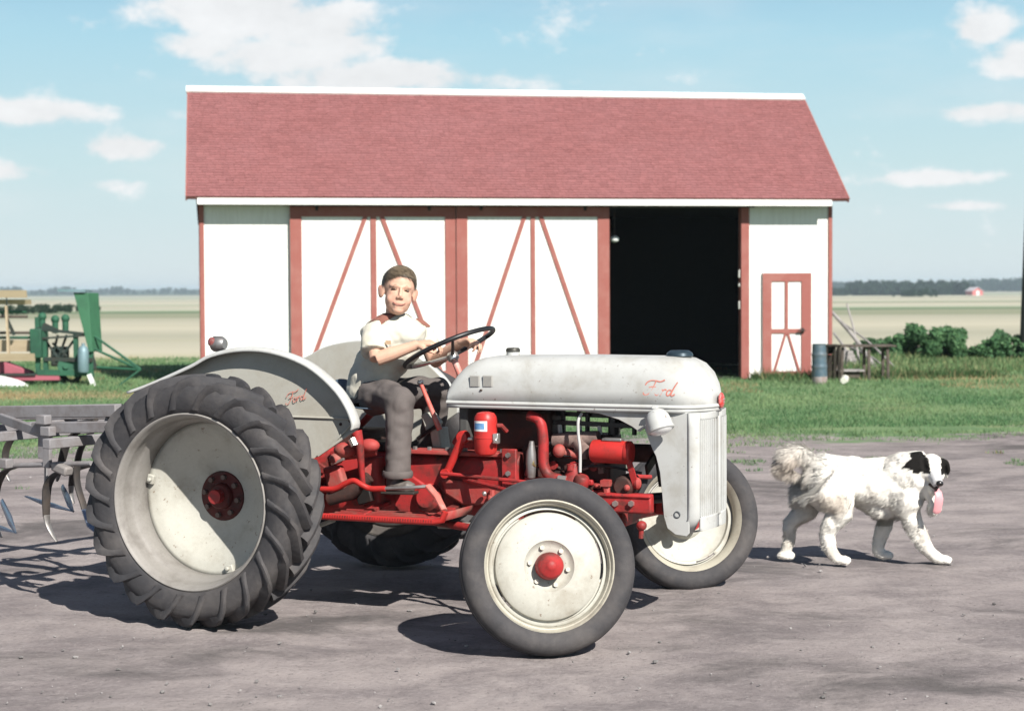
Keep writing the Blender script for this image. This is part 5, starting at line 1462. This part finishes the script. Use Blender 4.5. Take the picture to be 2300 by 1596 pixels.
def hand(mb, W, A, P, thumb, curl=(38, 52, 40), spread=.0, k=1.0):
    """palm with five separate bent fingers; A along the forearm, P out of the palm, thumb = +1/-1 side"""
    A = Vector(A).normalized(); P = Vector(P); P = (P - P.dot(A) * A).normalized(); T = A.cross(P) * thumb
    W = Vector(W)
    for i, off in enumerate((.027, .009, -.009, -.026)):
        kn = W + A * (.078 - .006 * abs(i - 1)) * k + T * off * k - P * .003
        mb.tube([W + T * off * .45 * k, W.lerp(kn, .5) + T * off * .1 * k - P * .002, kn], [.0165 * k, .015 * k, .0112 * k], 8)
        d = A.copy(); p = kn
        ls = [(.036, .024, .018), (.041, .027, .020), (.038, .025, .019), (.030, .020, .016)][i]
        ang = 0
        pts = [p]; rs = [.0100 * k]
        for j in range(3):
            ang += R(curl[j] + 4 * (i - 1))
            d = A * math.cos(ang) + P * math.sin(ang) + T * (off * 2.2 * (1 - j * .4) + spread * (1.5 - i) * .1)
            p = p + d.normalized() * ls[j] * k; pts.append(p); rs.append((.0088, .0080, .0066)[j] * k)
        mb.tube(pts, rs, 8); mb.sphere(pts[-1], rs[-1] * 1.05, 8, 6)
    b = W + A * .012 * k + T * .016 * k + P * .004
    m1 = b + (A * .55 + T * .75 + P * .25).normalized() * .040 * k
    m2 = m1 + (A * .85 + T * .25 + P * .35).normalized() * .030 * k
    m3 = m2 + (A * .8 - T * .05 + P * .5).normalized() * .022 * k
    mb.tube([b, m1, m2, m3], [.016 * k, .0125 * k, .010 * k, .0075 * k], 8).sphere(m3, .0078 * k, 8, 6)

def build_person():
    SEAT = tw(.42, 0, 1.0)
    def w(u, v, s): return at_plane(u, v, TO - TY * s, TY) - SEAT
    skin = bpy.data.materials.new('skin'); skin.use_nodes = True
    kk = N(skin.node_tree); bs = skin.node_tree.nodes['Principled BSDF']
    tc = kk.n('ShaderNodeTexCoord').outputs['Object']
    at = kk.n('ShaderNodeAttribute'); at.attribute_name = 'tint'
    c = kk.mix(kk.m('MULTIPLY', kk.step(kk.noise(tc, 22, 4, .6), .4, .7), .35), at.outputs['Color'], (.62, .33, .24, 1))
    kk.l.new(c, bs.inputs['Base Color']); bs.inputs['Roughness'].default_value = .55; bs.inputs['Specular IOR Level'].default_value = .35
    bs.inputs['Subsurface Weight'].default_value = .08; bs.inputs['Subsurface Radius'].default_value = (.012, .005, .003)
    # ---- head frame: face turned to the taking side, tilted a little to its left shoulder
    HC = w(895, 655, .02)
    yaw, roll, pitch = R(10), R(8), R(-4)
    M = Matrix.Rotation(yaw, 3, 'Z') @ Matrix.Rotation(roll, 3, 'Y') @ Matrix.Rotation(pitch, 3, 'X')
    K = 1.06
    def hp(x, y, z): return HC + M @ (Vector((x, y, z)) * K)
    mb = MB()
    def el(c, r, rot=None):
        m_ = M if rot is None else M @ rot
        mb.sphere(hp(*c), tuple(a * K for a in r), 28, 18, m_)
    el((0, .012, .034), (.079, .098, .088))
    el((0, -.028, -.040), (.064, .066, .076))
    el((0, -.062, -.094), (.028, .028, .021))
    for s in (-1, 1):
        el((s * .031, -.057, -.044), (.030, .026, .028))
        el((s * .029, -.0690, .021), (.028, .013, .012), Matrix.Rotation(s * .45, 3, 'Z'))
        el((s * .031, -.0660, -.012), (.024, .012, .010), Matrix.Rotation(s * .5, 3, 'Z'))
        el((s * .030, -.030, -.070), (.026, .040, .030))
        el((s * .082, .004, -.008), (.009, .024, .034), Matrix.Rotation(s * -.55, 3, 'Z'))
        el((s * .090, .014, .004), (.007, .015, .022), Matrix.Rotation(s * -.6, 3, 'Z'))
        el((s * .0105, -.099, -.036), (.0085, .009, .007))
    mb.tube([hp(0, -.088, .014), hp(0, -.098, -.006), hp(0, -.105, -.028), hp(0, -.098, -.039)], [.008 * K, .008 * K, .0105 * K, .007 * K], 10)
    el((0, -.082, -.061), (.030, .012, .010)); el((0, -.081, -.079), (.024, .011, .007))
    # ---- neck, trunk, limbs beneath the clothes
    neck0, neck1 = hp(0, .022, -.06), w(884, 722, .0)
    mb.tube([neck0, neck0.lerp(neck1, .55), neck1 + Vector((0, .01, -.02))], [.052, .049, .06], 16)
    pel = w(835, 884, 0.0); chest = w(872, 770, 0)
    mb.tube([neck1 + Vector((0, .01, -.02)), chest, w(850, 830, 0), pel], [.075, .115, .105, .11], 18)
    shR, shL = w(834, 738, .12), w(944, 738, -.14)
    dn = Vector((0, 0, -.03)); mb.tube([shR + dn, chest + Vector((0, 0, .05)), shL + dn], [.034, .07, .034], 12)
    elR, wrR = w(846, 806, .21), w(938, 774, .13)
    elL, wrL = w(975, 812, -.16), w(1036, 769, -.05)
    mb.tube([shR + dn, shR.lerp(elR, .5), elR], [.034, .038, .038], 12).tube([elR, elR.lerp(wrR, .35), elR.lerp(wrR, .8), wrR], [.038, .038, .028, .0255], 12)
    mb.tube([shL + dn, shL.lerp(elL, .5), elL], [.034, .038, .038], 12).tube([elL, elL.lerp(wrL, .35), elL.lerp(wrL, .8), wrL], [.038, .037, .028, .025], 12)
    hand(mb, wrR, (wrR - elR).normalized() + Vector((.1, 0, -.22)), Vector((.18, .25, -1)), -1, (30, 48, 44))
    hand(mb, wrL, (wrL - elL).normalized() + Vector((.35, 0, -.25)), Vector((.10, -.35, -1)), 1, (34, 50, 40))
    hipR, hipL = w(838, 892, .09), w(842, 890, -.09)
    knR, anR = w(897, 900, .25), w(893, 1066, .30)
    knL, anL = w(984, 878, -.19), w(958, 1062, -.30)
    for a, b, c_ in ((hipR, knR, anR), (hipL, knL, anL)):
        mb.tube([pel, a, a.lerp(b, .5), b], [.09, .075, .066, .052], 14).tube([b, b.lerp(c_, .3), b.lerp(c_, .8), c_], [.052, .05, .036, .034], 12)
    body = fuse(mb, .0046, 5)
    # colour of the skin itself: lips, flushed cheeks and ears
    att = body.attributes.new('tint', 'FLOAT_COLOR', 'POINT'); Mi = M.inverted()
    cols = np.ones((len(body.vertices), 4), np.float32); base = np.array([.60, .37, .265])
    for i, v in enumerate(body.vertices):
        q = (Mi @ (v.co - HC)) / K; c = base.copy()
        if q.length < .2:
            f = math.exp(-((abs(q.x) - .040) / .02) ** 2 - ((q.z + .040) / .022) ** 2) if q.y < -.03 else 0
            c = c * (1 - .4 * f) + np.array([.66, .30, .23]) * .4 * f
            sm = .010 * (q.x / .030) ** 2
            f = math.exp(-((q.x) / .026) ** 4 - ((q.z + .072 - sm) / .0060) ** 2) if q.y < -.06 else 0
            f *= .7; c = c * (1 - f) + np.array([.52, .22, .18]) * f
            f = max(0, min(1, (abs(q.x) - .078) / .008)) if abs(q.z) < .05 else 0
            c = c * (1 - .4 * f) + np.array([.62, .27, .19]) * .4 * f
            f = math.exp(-((abs(q.x) - .031) / .020) ** 4 - ((q.z - .025 + 4 * (abs(q.x) - .028) ** 2 / .03) / .0040) ** 2) if q.y < -.05 else 0
            c = c * (1 - .6 * f) + np.array([.18, .11, .07]) * .6 * f
        cols[i, :3] = c
    att.data.foreach_set('color', cols.reshape(-1))
    P = skinned('person', body, skin)
    P.location = SEAT
    P['label'] = 'boy in white shirt and grey brown trousers sitting at the wheel of the tractor'; P['category'] = 'person'
    # eyes: dark slits between the lids
    em = mat('eye_dark', (.075, .045, .03), .7, spec=.2); ew = mat('eye_white', (.6, .52, .45), .35)
    for s in (-1, 1):
        e = MB().sphere(hp(s * .031, -.0735, .0035), tuple(a * K for a in (.0155, .0085, .0044)), 16, 10, M @ Matrix.Rotation(s * .5, 3, 'Z')).build('eye', em, P)
        MB().sphere(hp(s * .0305 + .005, -.0825, .0036), (.0020, .002, .0018), 8, 6).build('iris', ew, e)
    MB().tube(spline([hp(-.030, -.0865, -.0600), hp(-.016, -.0935, -.0685), hp(.0, -.0955, -.0710), hp(.016, -.0935, -.0685), hp(.031, -.0855, -.0590)], 4), .0020, 6).build('mouth', mat('mouth_line', (.30, .11, .09), .6), P)
    # ---- hair: combed over from a side parting
    hm = bpy.data.materials.new('hair'); hm.use_nodes = True
    kk = N(hm.node_tree); bs = hm.node_tree.nodes['Principled BSDF']
    at = kk.n('ShaderNodeAttribute'); at.attribute_name = 'tint'
    kk.l.new(at.outputs['Color'], bs.inputs['Base Color']); bs.inputs['Roughness'].default_value = .38; bs.inputs['Specular IOR Level'].default_value = .7
    def hair_lim(ph):
        d = abs((ph + math.pi) % (2 * math.pi) - math.pi)
        return float(np.interp(d, [0, .5, .85, 1.15, 1.55, 2.2, 3.1416], [1.08, 1.11, 1.25, 1.48, 1.66, 1.95, 2.20])) - (.07 * math.sin(ph) if d < .9 else 0)
    def hair_k(th, lim, front):
        f = th / lim
        return 1.055 + .085 * math.exp(-((th - .72) / .36) ** 2) * max(0, front) + .02 * max(0, -side) * max(0, front) - .035 * max(0, f - .6) / .4
    rows = []
    for i in range(17):
        row = []
        for j in range(60):
            ph = 2 * math.pi * j / 60                      # 0 = front (-Y)
            front = math.cos(ph); side = math.sin(ph)
            lim = hair_lim(ph); th = lim * (i / 16)
            k = hair_k(th, lim, front) + .03 * mnoise.noise(Vector((side * 6 + front * 2, th * 2.2, front * 3))) + .012 * math.sin(ph * 17 + th * 6) * (i / 16)
            if i == 16: k = .99
            p = Vector((.079 * math.sin(th) * side, .012 - .098 * math.sin(th) * front, .034 + .088 * math.cos(th)))
            c0 = Vector((0, .012, .034)); row.append(hp(*(c0 + (p - c0) * k)))
        rows.append(row)
    hm2 = mat('hair_cap', (.085, .058, .036), .5, spec=.6, var=(.20, .15, .10), vscale=40, vamt=.6, bump=.6, bscale=120, stretch=(1, 1, .3))
    HR = MB().grid(rows, closed=True).build('hair', hm2, P)
    rng = np.random.default_rng(12); V = []; cl = []
    for i in range(4200):
        ph = rng.uniform(0, 2 * math.pi); front = math.cos(ph); side = math.sin(ph)
        lim = hair_lim(ph) * 1.01
        th = lim * rng.uniform(0.02, 1) ** .7
        k = hair_k(th, lim, front) + .004
        c0 = Vector((0, .012, .034)); p = Vector((.079 * math.sin(th) * side, -.098 * math.sin(th) * front, .088 * math.cos(th))) * k
        nrm = p.normalized()
        flow = Vector((.75, -.35 * front - .1, -.25 - .5 * abs(side))) if front > -.1 else Vector((.15 * side, .4, -.9))
        flow = (flow - flow.dot(nrm) * nrm).normalized(); ln = rng.uniform(.018, .038)
        sd = flow.cross(nrm) * .0016; a = c0 + p + nrm * .001
        tip = a + flow * ln + nrm * rng.uniform(-.003, .004)
        V.append([tuple(hp(*(a - sd))), tuple(hp(*(a + sd))), tuple(hp(*tip))])
        g = rng.uniform(.6, 1.6) * (1.5 if p.z > .05 else .9); cl.append((.105 * g, .080 * g, .052 * g))
    tri_cloud('strands', V, cl, hm, HR, kind='stuff')
    # ---- shirt
    sb = MB(); rows = []
    for (v, u, hw, dp) in [(703, 883, 23, .060), (711, 882, 40, .075), (722, 884, 59, .092), (736, 889, 70, .105), (760, 888, 71, .115), (790, 876, 70, .120), (820, 860, 67, .125), (850, 840, 60, .132), (876, 823, 48, .140), (892, 820, 40, .12)]:
        c = w(u, v, 0.0); h = hw * 9.2 / 4000
        rows.append([c + Vector((h * math.copysign(abs(math.cos(a)) ** .85, math.cos(a)), dp * math.sin(a), 0)) for a in np.linspace(0, 2 * math.pi, 33)[:-1]])
    sb.grid(rows, closed=True); n = len(sb.v); sb.f.append(tuple(range(n - 32, n))); sb.f.append(tuple(range(n - 320, n - 288)))
    slR = shR.lerp(elR, .80) + Vector((-.006, 0, 0)); slL = shL.lerp(elL, .62)
    sb.tube([w(856, 742, .09), shR + Vector((.010, 0, -.024)), shR.lerp(elR, .5) + Vector((.006, 0, 0)), slR], [.072, .068, .070, .072], 18)
    sb.tube([w(925, 742, -.12), shL + Vector((-.008, 0, -.02)), shL.lerp(elL, .4), slL], [.072, .066, .063, .062], 18)
    sb.tube([w(800, 850, -.02), w(796, 880, .0), w(806, 893, .03)], [.05, .045, .03], 12)
    def folds(co):
        return .014 * mnoise.noise(Vector((co.x * 9 + co.z * 5, co.y * 7, co.z * 11))) - .012 * max(0, .25 - abs(mnoise.noise(Vector((co.x * 5 + co.z * 8, co.y * 5, co.z * 6 - co.x * 5))))) + .0075 * mnoise.noise(Vector((co.x * 16 - co.z * 13, co.y * 14, co.z * 9)) + Vector((5, 0, 0))) + .003 * mnoise.noise(co * 45)
    shirt = fuse(sb, .0085, 4, folds)
    SM = mat('shirt_white', (.56, .535, .455), .85, spec=.2, var=(.48, .43, .30), vscale=5, vamt=.4, bump=.1, bscale=200)
    S = skinned('shirt', shirt, SM, P)
    SMd = mat('yoke_brown', (.24, .105, .078), .85, spec=.2, bump=.1, bscale=200)
    def near_seg(p, a, b):
        t = max(0, min(1, (p - a).dot(b - a) / (b - a).length_squared)); return (p - a.lerp(b, t)).length
    yR = (w(872, 700, .06), w(846, 716, .10)); yL = (w(915, 708, -.07), w(958, 728, -.13))
    idx = {}; yv = []; yf = []
    for f in shirt.polygons:
        cc = f.center
        if (near_seg(cc, *yR) < .044 or near_seg(cc, *yL) < .024) and cc.z > yR[1].z - .055:
            fi = []
            for vi in f.vertices:
                if vi not in idx:
                    idx[vi] = len(yv); yv.append(tuple(shirt.vertices[vi].co + shirt.vertices[vi].normal * .0035))
                fi.append(idx[vi])
            yf.append(tuple(fi))
    ym = bpy.data.meshes.new('yoke'); ym.from_pydata(yv, [], yf); ym.shade_smooth()
    skinned('yoke', ym, SMd, S)
    MB().bar(w(866, 769, .19), w(878, 769, .19), .004, .02).build('pocket_flap', mat('flap', (.55, .38, .24), .8), S)
    # ---- trousers
    tb = MB()
    tb.tube([w(832, 868, 0), w(832, 884, 0), w(836, 900, 0)], [.118, .128, .12], 20)
    tb.tube([hipR, hipR.lerp(knR, .45) + Vector((0, 0, .012)), knR], [.094, .088, .077], 18).sphere(knR, .077, 16, 12)
    tb.tube([knR, knR.lerp(anR, .3), knR.lerp(anR, .62), knR.lerp(anR, .88), anR + Vector((0, 0, -.012))], [.075, .072, .067, .065, .067], 18)
    tb.tube([hipL, hipL.lerp(knL, .5), knL], [.095, .088, .074], 18).sphere(knL, .075, 16, 12)
    tb.tube([knL, knL.lerp(anL, .5), anL], [.072, .068, .066], 18)
    def tf(co):
        return -.013 * max(0, .22 - abs(mnoise.noise(Vector((co.x * 7 + co.z * 4, co.y * 5, co.z * 9 - co.x * 6))))) + .007 * mnoise.noise(Vector((co.x * 10, co.y * 8, co.z * 5))) + .008 * mnoise.noise(Vector((co.x * 14 + co.z * 12, co.y * 12, co.z * 16 - co.x * 8)) + Vector((0, 9, 0)))
    TM = mat('trouser_brown', (.135, .117, .110), .9, spec=.15, var=(.09, .079, .075), vscale=7, vamt=.6, bump=.15, bscale=220)
    TRO = skinned('trousers', fuse(tb, .008, 3, tf), TM, P)
    MB().tube([anR + Vector((.070 * math.cos(a), .070 * math.sin(a), .004)) for a in np.linspace(0, 2 * math.pi, 25)[:-1]], .0085, 8, closed=True, sx=1, sy=2.2).build('cuff', TM, TRO)
    # ---- shoes
    for a, kx in ((anR, 1), (anL, 1)):
        z = a.z - .052
        h0, h1 = Vector((a.x - .045, a.y + .01, z)), Vector((a.x + .085, a.y - .035, z - .008))
        sh = MB().tube([h0, h0.lerp(h1, .35), h0.lerp(h1, .75), h1], [.036, .040, .038, .022], 14, sx=1.0, sy=.9).tube([Vector((a.x - .02, a.y, z + .0)), Vector((a.x - .015, a.y, z + .06))], [.04, .038], 14)
        so = skinned('shoe', fuse(sh, .005, 3), mat('shoe_leather', (.075, .062, .055), .5, var=(.2, .18, .16), vscale=12, vamt=.5), P)
        MB().bar(h0 + Vector((-.03, .01, -.036)), h1 + Vector((.01, -.004, -.026)), .07, .014).build('sole', mat('shoe_sole', (.03, .026, .022), .7), so, bevel=.004)
build_person()
# ------------------------------------------------------------------ the dog
def build_dog():
    Y = 10.36
    O_ = on_ground(1930, 1262); O_ = Vector((O_.x, Y, 0))
    def c(x, y, d=0.0):
        """point of the side view (close-up coordinates), d metres nearer (+) or farther (-) than the middle of the dog"""
        return at_depth(1674.4 + .232 * x, 956.8 + .232 * y, Y - d) - O_
    def g(x, d, z):                                    # straight above the ground
        p = c(x, 1300, d); return Vector((p.x, -d, z))
    m = MB(); q = .00058
    # trunk: deep chest, tucked belly
    m.tube([c(600, 470), c(720, 500), c(880, 520), c(1060, 540), c(1250, 590), c(1420, 600), c(1540, 590), c(1610, 620)], [.075, .125, .135, .132, .150, .160, .140, .09], 22, sx=1.0, sy=.86)
    m.tube([c(1080, 640), c(1300, 760), c(1440, 740)], [.07, .095, .09], 16)
    m.tube([c(640, 420), c(780, 380), c(1000, 400), c(1250, 420), c(1450, 410)], [.06, .072, .066, .066, .075], 14)
    # neck and head, face turned to us
    m.tube([c(1500, 500, .02), c(1590, 460, .06), c(1690, 420, .10), c(1760, 400, .12)], [.145, .135, .115, .10], 18)
    m.tube([c(1600, 620, .06), c(1640, 560, .10)], [.10, .085], 14)
    H = c(1795, 385, .14)
    fw = Vector((.10, -1, -.26)).normalized(); up = Vector((.10, -.06, 1)); rt = fw.cross(up).normalized() * -1; up = rt.cross(fw) * -1
    if up.z < 0: up = -up
    rt = up.cross(fw); rt = rt if rt.x > 0 else -rt
    RM = Matrix((rt, -fw, up)).transposed()
    def h(x, f, z): return H + rt * x + fw * f + up * z
    m.sphere(h(0, .0, .006), (.068, .078, .066), 22, 14, RM)
    m.sphere(h(0, .045, -.022), (.056, .06, .052), 18, 12, RM)
    for s in (-1, 1):
        m.sphere(h(s * .040, .035, -.035), (.036, .05, .042), 14, 10, RM)
        m.sphere(h(s * .026, .062, .018), (.020, .016, .012), 10, 8, RM)
    m.tube([h(0, .06, -.030), h(0, .11, -.040), h(0, .150, -.050)], [.044, .038, .032], 16, sx=.95, sy=1.0)   # muzzle
    m.tube([h(0, .055, -.085), h(0, .095, -.108), h(0, .122, -.118)], [.036, .028, .022], 14)                # lower jaw
    m.tube([h(0, .03, -.10), h(.004, .05, -.14), h(.0, .06, -.19)], [.052, .05, .03], 14)                    # shaggy chin and ruff
    m.tube([c(1830, 700, .16), c(1825, 790, .17), c(1800, 860, .17)], [.034, .046, .018], 14)
    m.tube([c(1640, 480, .13), c(1690, 570, .15), c(1680, 680, .13)], [.075, .055, .025], 14)                # ruff at the neck
    # ears, hanging
    for s in (-1, 1):
        a = h(s * .058, -.005, .045)
        m.tube([a, h(s * .088, .0, .03), h(s * .100, .008, -.015), h(s * .098, .012, -.060)], [.018, .026, .028, .014], 12, sx=1.0, sy=.55)
    # tail: carried over in a bushy curl
    m.tube(spline([c(650, 350), c(580, 300, .01), c(500, 270, .02), c(420, 300, .03), (c(375, 390, .03)), c(430, 455, .02), c(530, 480)], 4), [.04, .044, .047, .05, .052, .054, .056, .058, .06, .062, .064, .064, .064, .062, .06, .056, .052, .048, .042, .036, .03, .024, .02, .016, .012], 14)
    # legs
    def leg(pts, rs): m.tube(spline(pts, 3), list(np.interp(np.linspace(0, len(pts) - 1, (len(pts) - 1) * 3 + 1), range(len(pts)), rs)), 14)
    def paw(p, r=.036):
        m.sphere(Vector((p.x + .028, p.y - .006, .026)), (.056, .036, .027), 16, 10)
        for k in (-1.5, -.5, .5, 1.5): m.sphere(Vector((p.x + .062 - abs(k) * .006, p.y - .008 + k * .015, .018)), (.020, .0095, .017), 10, 8)
    near, far = .10, -.10
    pk = g(880, near, 0); leg([c(720, 560, near), c(860, 700, near), g(905, near, .30), g(790, near, .205), g(815, near, .10), Vector((pk.x, pk.y, .03))], [.125, .118, .082, .046, .038, .034]); paw(pk)
    pk = g(375, far, 0); leg([c(640, 560, far), c(600, 720, far), g(590, far, .30), g(445, far, .215), g(420, far, .11), Vector((pk.x, pk.y, .035))], [.11, .10, .07, .044, .036, .03]); paw(Vector((pk.x - .02, pk.y, 0)))
    pk = g(1865, near, 0); leg([c(1540, 600, near), c(1560, 780, near), g(1590, near, .285), g(1700, near, .15), g(1775, near, .075), Vector((pk.x, pk.y, .03))], [.105, .09, .062, .046, .038, .034]); paw(pk)
    pk = g(1300, far, 0); leg([c(1470, 620, far), c(1430, 800, far), g(1380, far, .27), g(1310, far, .14), Vector((pk.x - .01, pk.y, .06)), Vector((pk.x, pk.y, .03))], [.10, .085, .055, .042, .036, .032]); paw(pk)
    hc = [c(1690, 340, .1), ]
    def shag(co): return .010 * mnoise.noise(co * 14) + .006 * mnoise.noise(Vector((co.x * 30, co.y * 30, co.z * 18)))
    me = fuse(m, .0088, 2, lambda co: shag(co) * (0.35 if (co - H).length < .17 or co.z < .12 else 1.0))
    def coat(p, rnd=0.0):
        """colour of the coat: cream white, black ears and eye patches, brownish tail and thighs"""
        base = Vector((.80, .77, .70)); d = p - H; x, f, z = d.dot(rt), d.dot(fw), d.dot(up)
        n = mnoise.noise(p * 7)
        base = base.lerp(Vector((.46, .40, .33)), max(0, min(.5, n * 1.0 - .12)))
        tb = c(400, 400, .02)
        tl = max(0, 1 - (p - tb).length / .20); base = base.lerp(Vector((.55, .47, .40)), min(.7, tl * 1.1))
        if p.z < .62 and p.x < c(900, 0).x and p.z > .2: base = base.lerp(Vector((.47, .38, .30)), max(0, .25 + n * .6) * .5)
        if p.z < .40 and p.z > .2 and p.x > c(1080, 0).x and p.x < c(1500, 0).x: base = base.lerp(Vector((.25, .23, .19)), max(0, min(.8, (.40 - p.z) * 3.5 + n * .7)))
        if d.length < .21:
            w = mnoise.noise(p * 30) * .006
            ear = .062 + w < abs(x) < .122 + w and z > -.035 - .4 * max(0, .09 - abs(x)) and -.06 < f < .06
            patch = abs(x) > .031 + w + max(0, z) * .12 and z > -.020 + w and z < .058 + w and f > .0
            top = .044 + w < abs(x) < .118 + w and z >= .03 and f > -.06
            if x > 0: ear = ear and z > -.07
            if ear or patch or top: base = Vector((.012, .011, .010))
            if f > .09 and z > -.075 and abs(x) < .05: base = Vector((.58, .58, .58)) if not patch else base
        return base
    at = me.attributes.new('tint', 'FLOAT_COLOR', 'POINT')
    co = np.ones((len(me.vertices), 4), np.float32)
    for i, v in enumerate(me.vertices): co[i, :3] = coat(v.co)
    at.data.foreach_set('color', co.reshape(-1))
    fm = vcol('dog_coat', .9, .15)
    D = skinned('dog', me, fm); D.location = O_
    D['label'] = 'large shaggy cream white dog with black ears walking with its tongue out'; D['category'] = 'dog'
    # fur tufts
    rng = np.random.default_rng(4); nv = len(me.vertices); ids = np.concatenate([rng.integers(0, nv, 52000), rng.choice([i for i, v in enumerate(me.vertices) if (v.co - c(420, 400, .02)).length < .24], 12000)])
    V, cl = [], []
    tb = c(420, 400, .02)
    for i in ids:
        v = me.vertices[i]; p = v.co; n = v.normal
        dh = (p - H)
        if dh.dot(fw) > .07 and dh.length < .24: continue
        ln = rng.uniform(.012, .025)
        if (p - tb).length < .24: ln *= 3.0
        elif p.z < .09: ln *= .5
        elif dh.length < .13: ln *= .5
        elif n.z < -.2: ln *= 1.5
        fl = Vector((-.8, 0, -.55)); fl = (fl - fl.dot(n) * n); fl = fl.normalized() if fl.length > .01 else fl
        d = (n * rng.uniform(.08, .30) + fl + Vector(rng.normal(0, .15, 3))).normalized()
        s = d.cross(n); s = (s.normalized() if s.length > 1e-4 else Vector((0, 0, 1))) * rng.uniform(.0012, .0024)
        a = p - n * .004; j = Vector(rng.normal(0, .004, 3)); a = a + j
        V.append([tuple(a - s), tuple(a + s), tuple(a + d * ln)])
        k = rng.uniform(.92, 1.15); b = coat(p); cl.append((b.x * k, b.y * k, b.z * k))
    tri_cloud('fur', V, cl, fm, D, kind='stuff')
    bk = mat('nose_black', (.010, .009, .009), .3, spec=.6)
    nose = h(0, .178, -.040)
    MB().sphere(nose, (.022, .016, .017), 16, 10, RM).sphere(h(0, .168, -.055), (.008, .01, .014), 10, 8, RM).build('nose', bk, D)
    for s in (-1, 1):
        MB().sphere(h(s * .030, .073, .006), (.0105, .008, .009), 12, 8, RM).build('eye', bk, D)
    MB().tube([h(-.03, .10, -.075), h(0, .145, -.083), h(.03, .10, -.075)], [.008, .016, .008], 10).build('mouth', mat('mouth_dark', (.03, .012, .012), .5), D)
    tp_ = [h(.004, .10, -.088), h(.010, .150, -.100), h(.014, .172, -.130), h(.016, .176, -.180), h(.017, .172, -.225)]
    MB().tube(spline(tp_, 4), [.018] * 4 + [.023] * 4 + [.027] * 4 + [.026] * 4 + [.012], 14, sx=1.0, sy=.28, up=rt).build('tongue', mat('tongue_pink', (.72, .33, .35), .35, spec=.5), D)
build_dog()
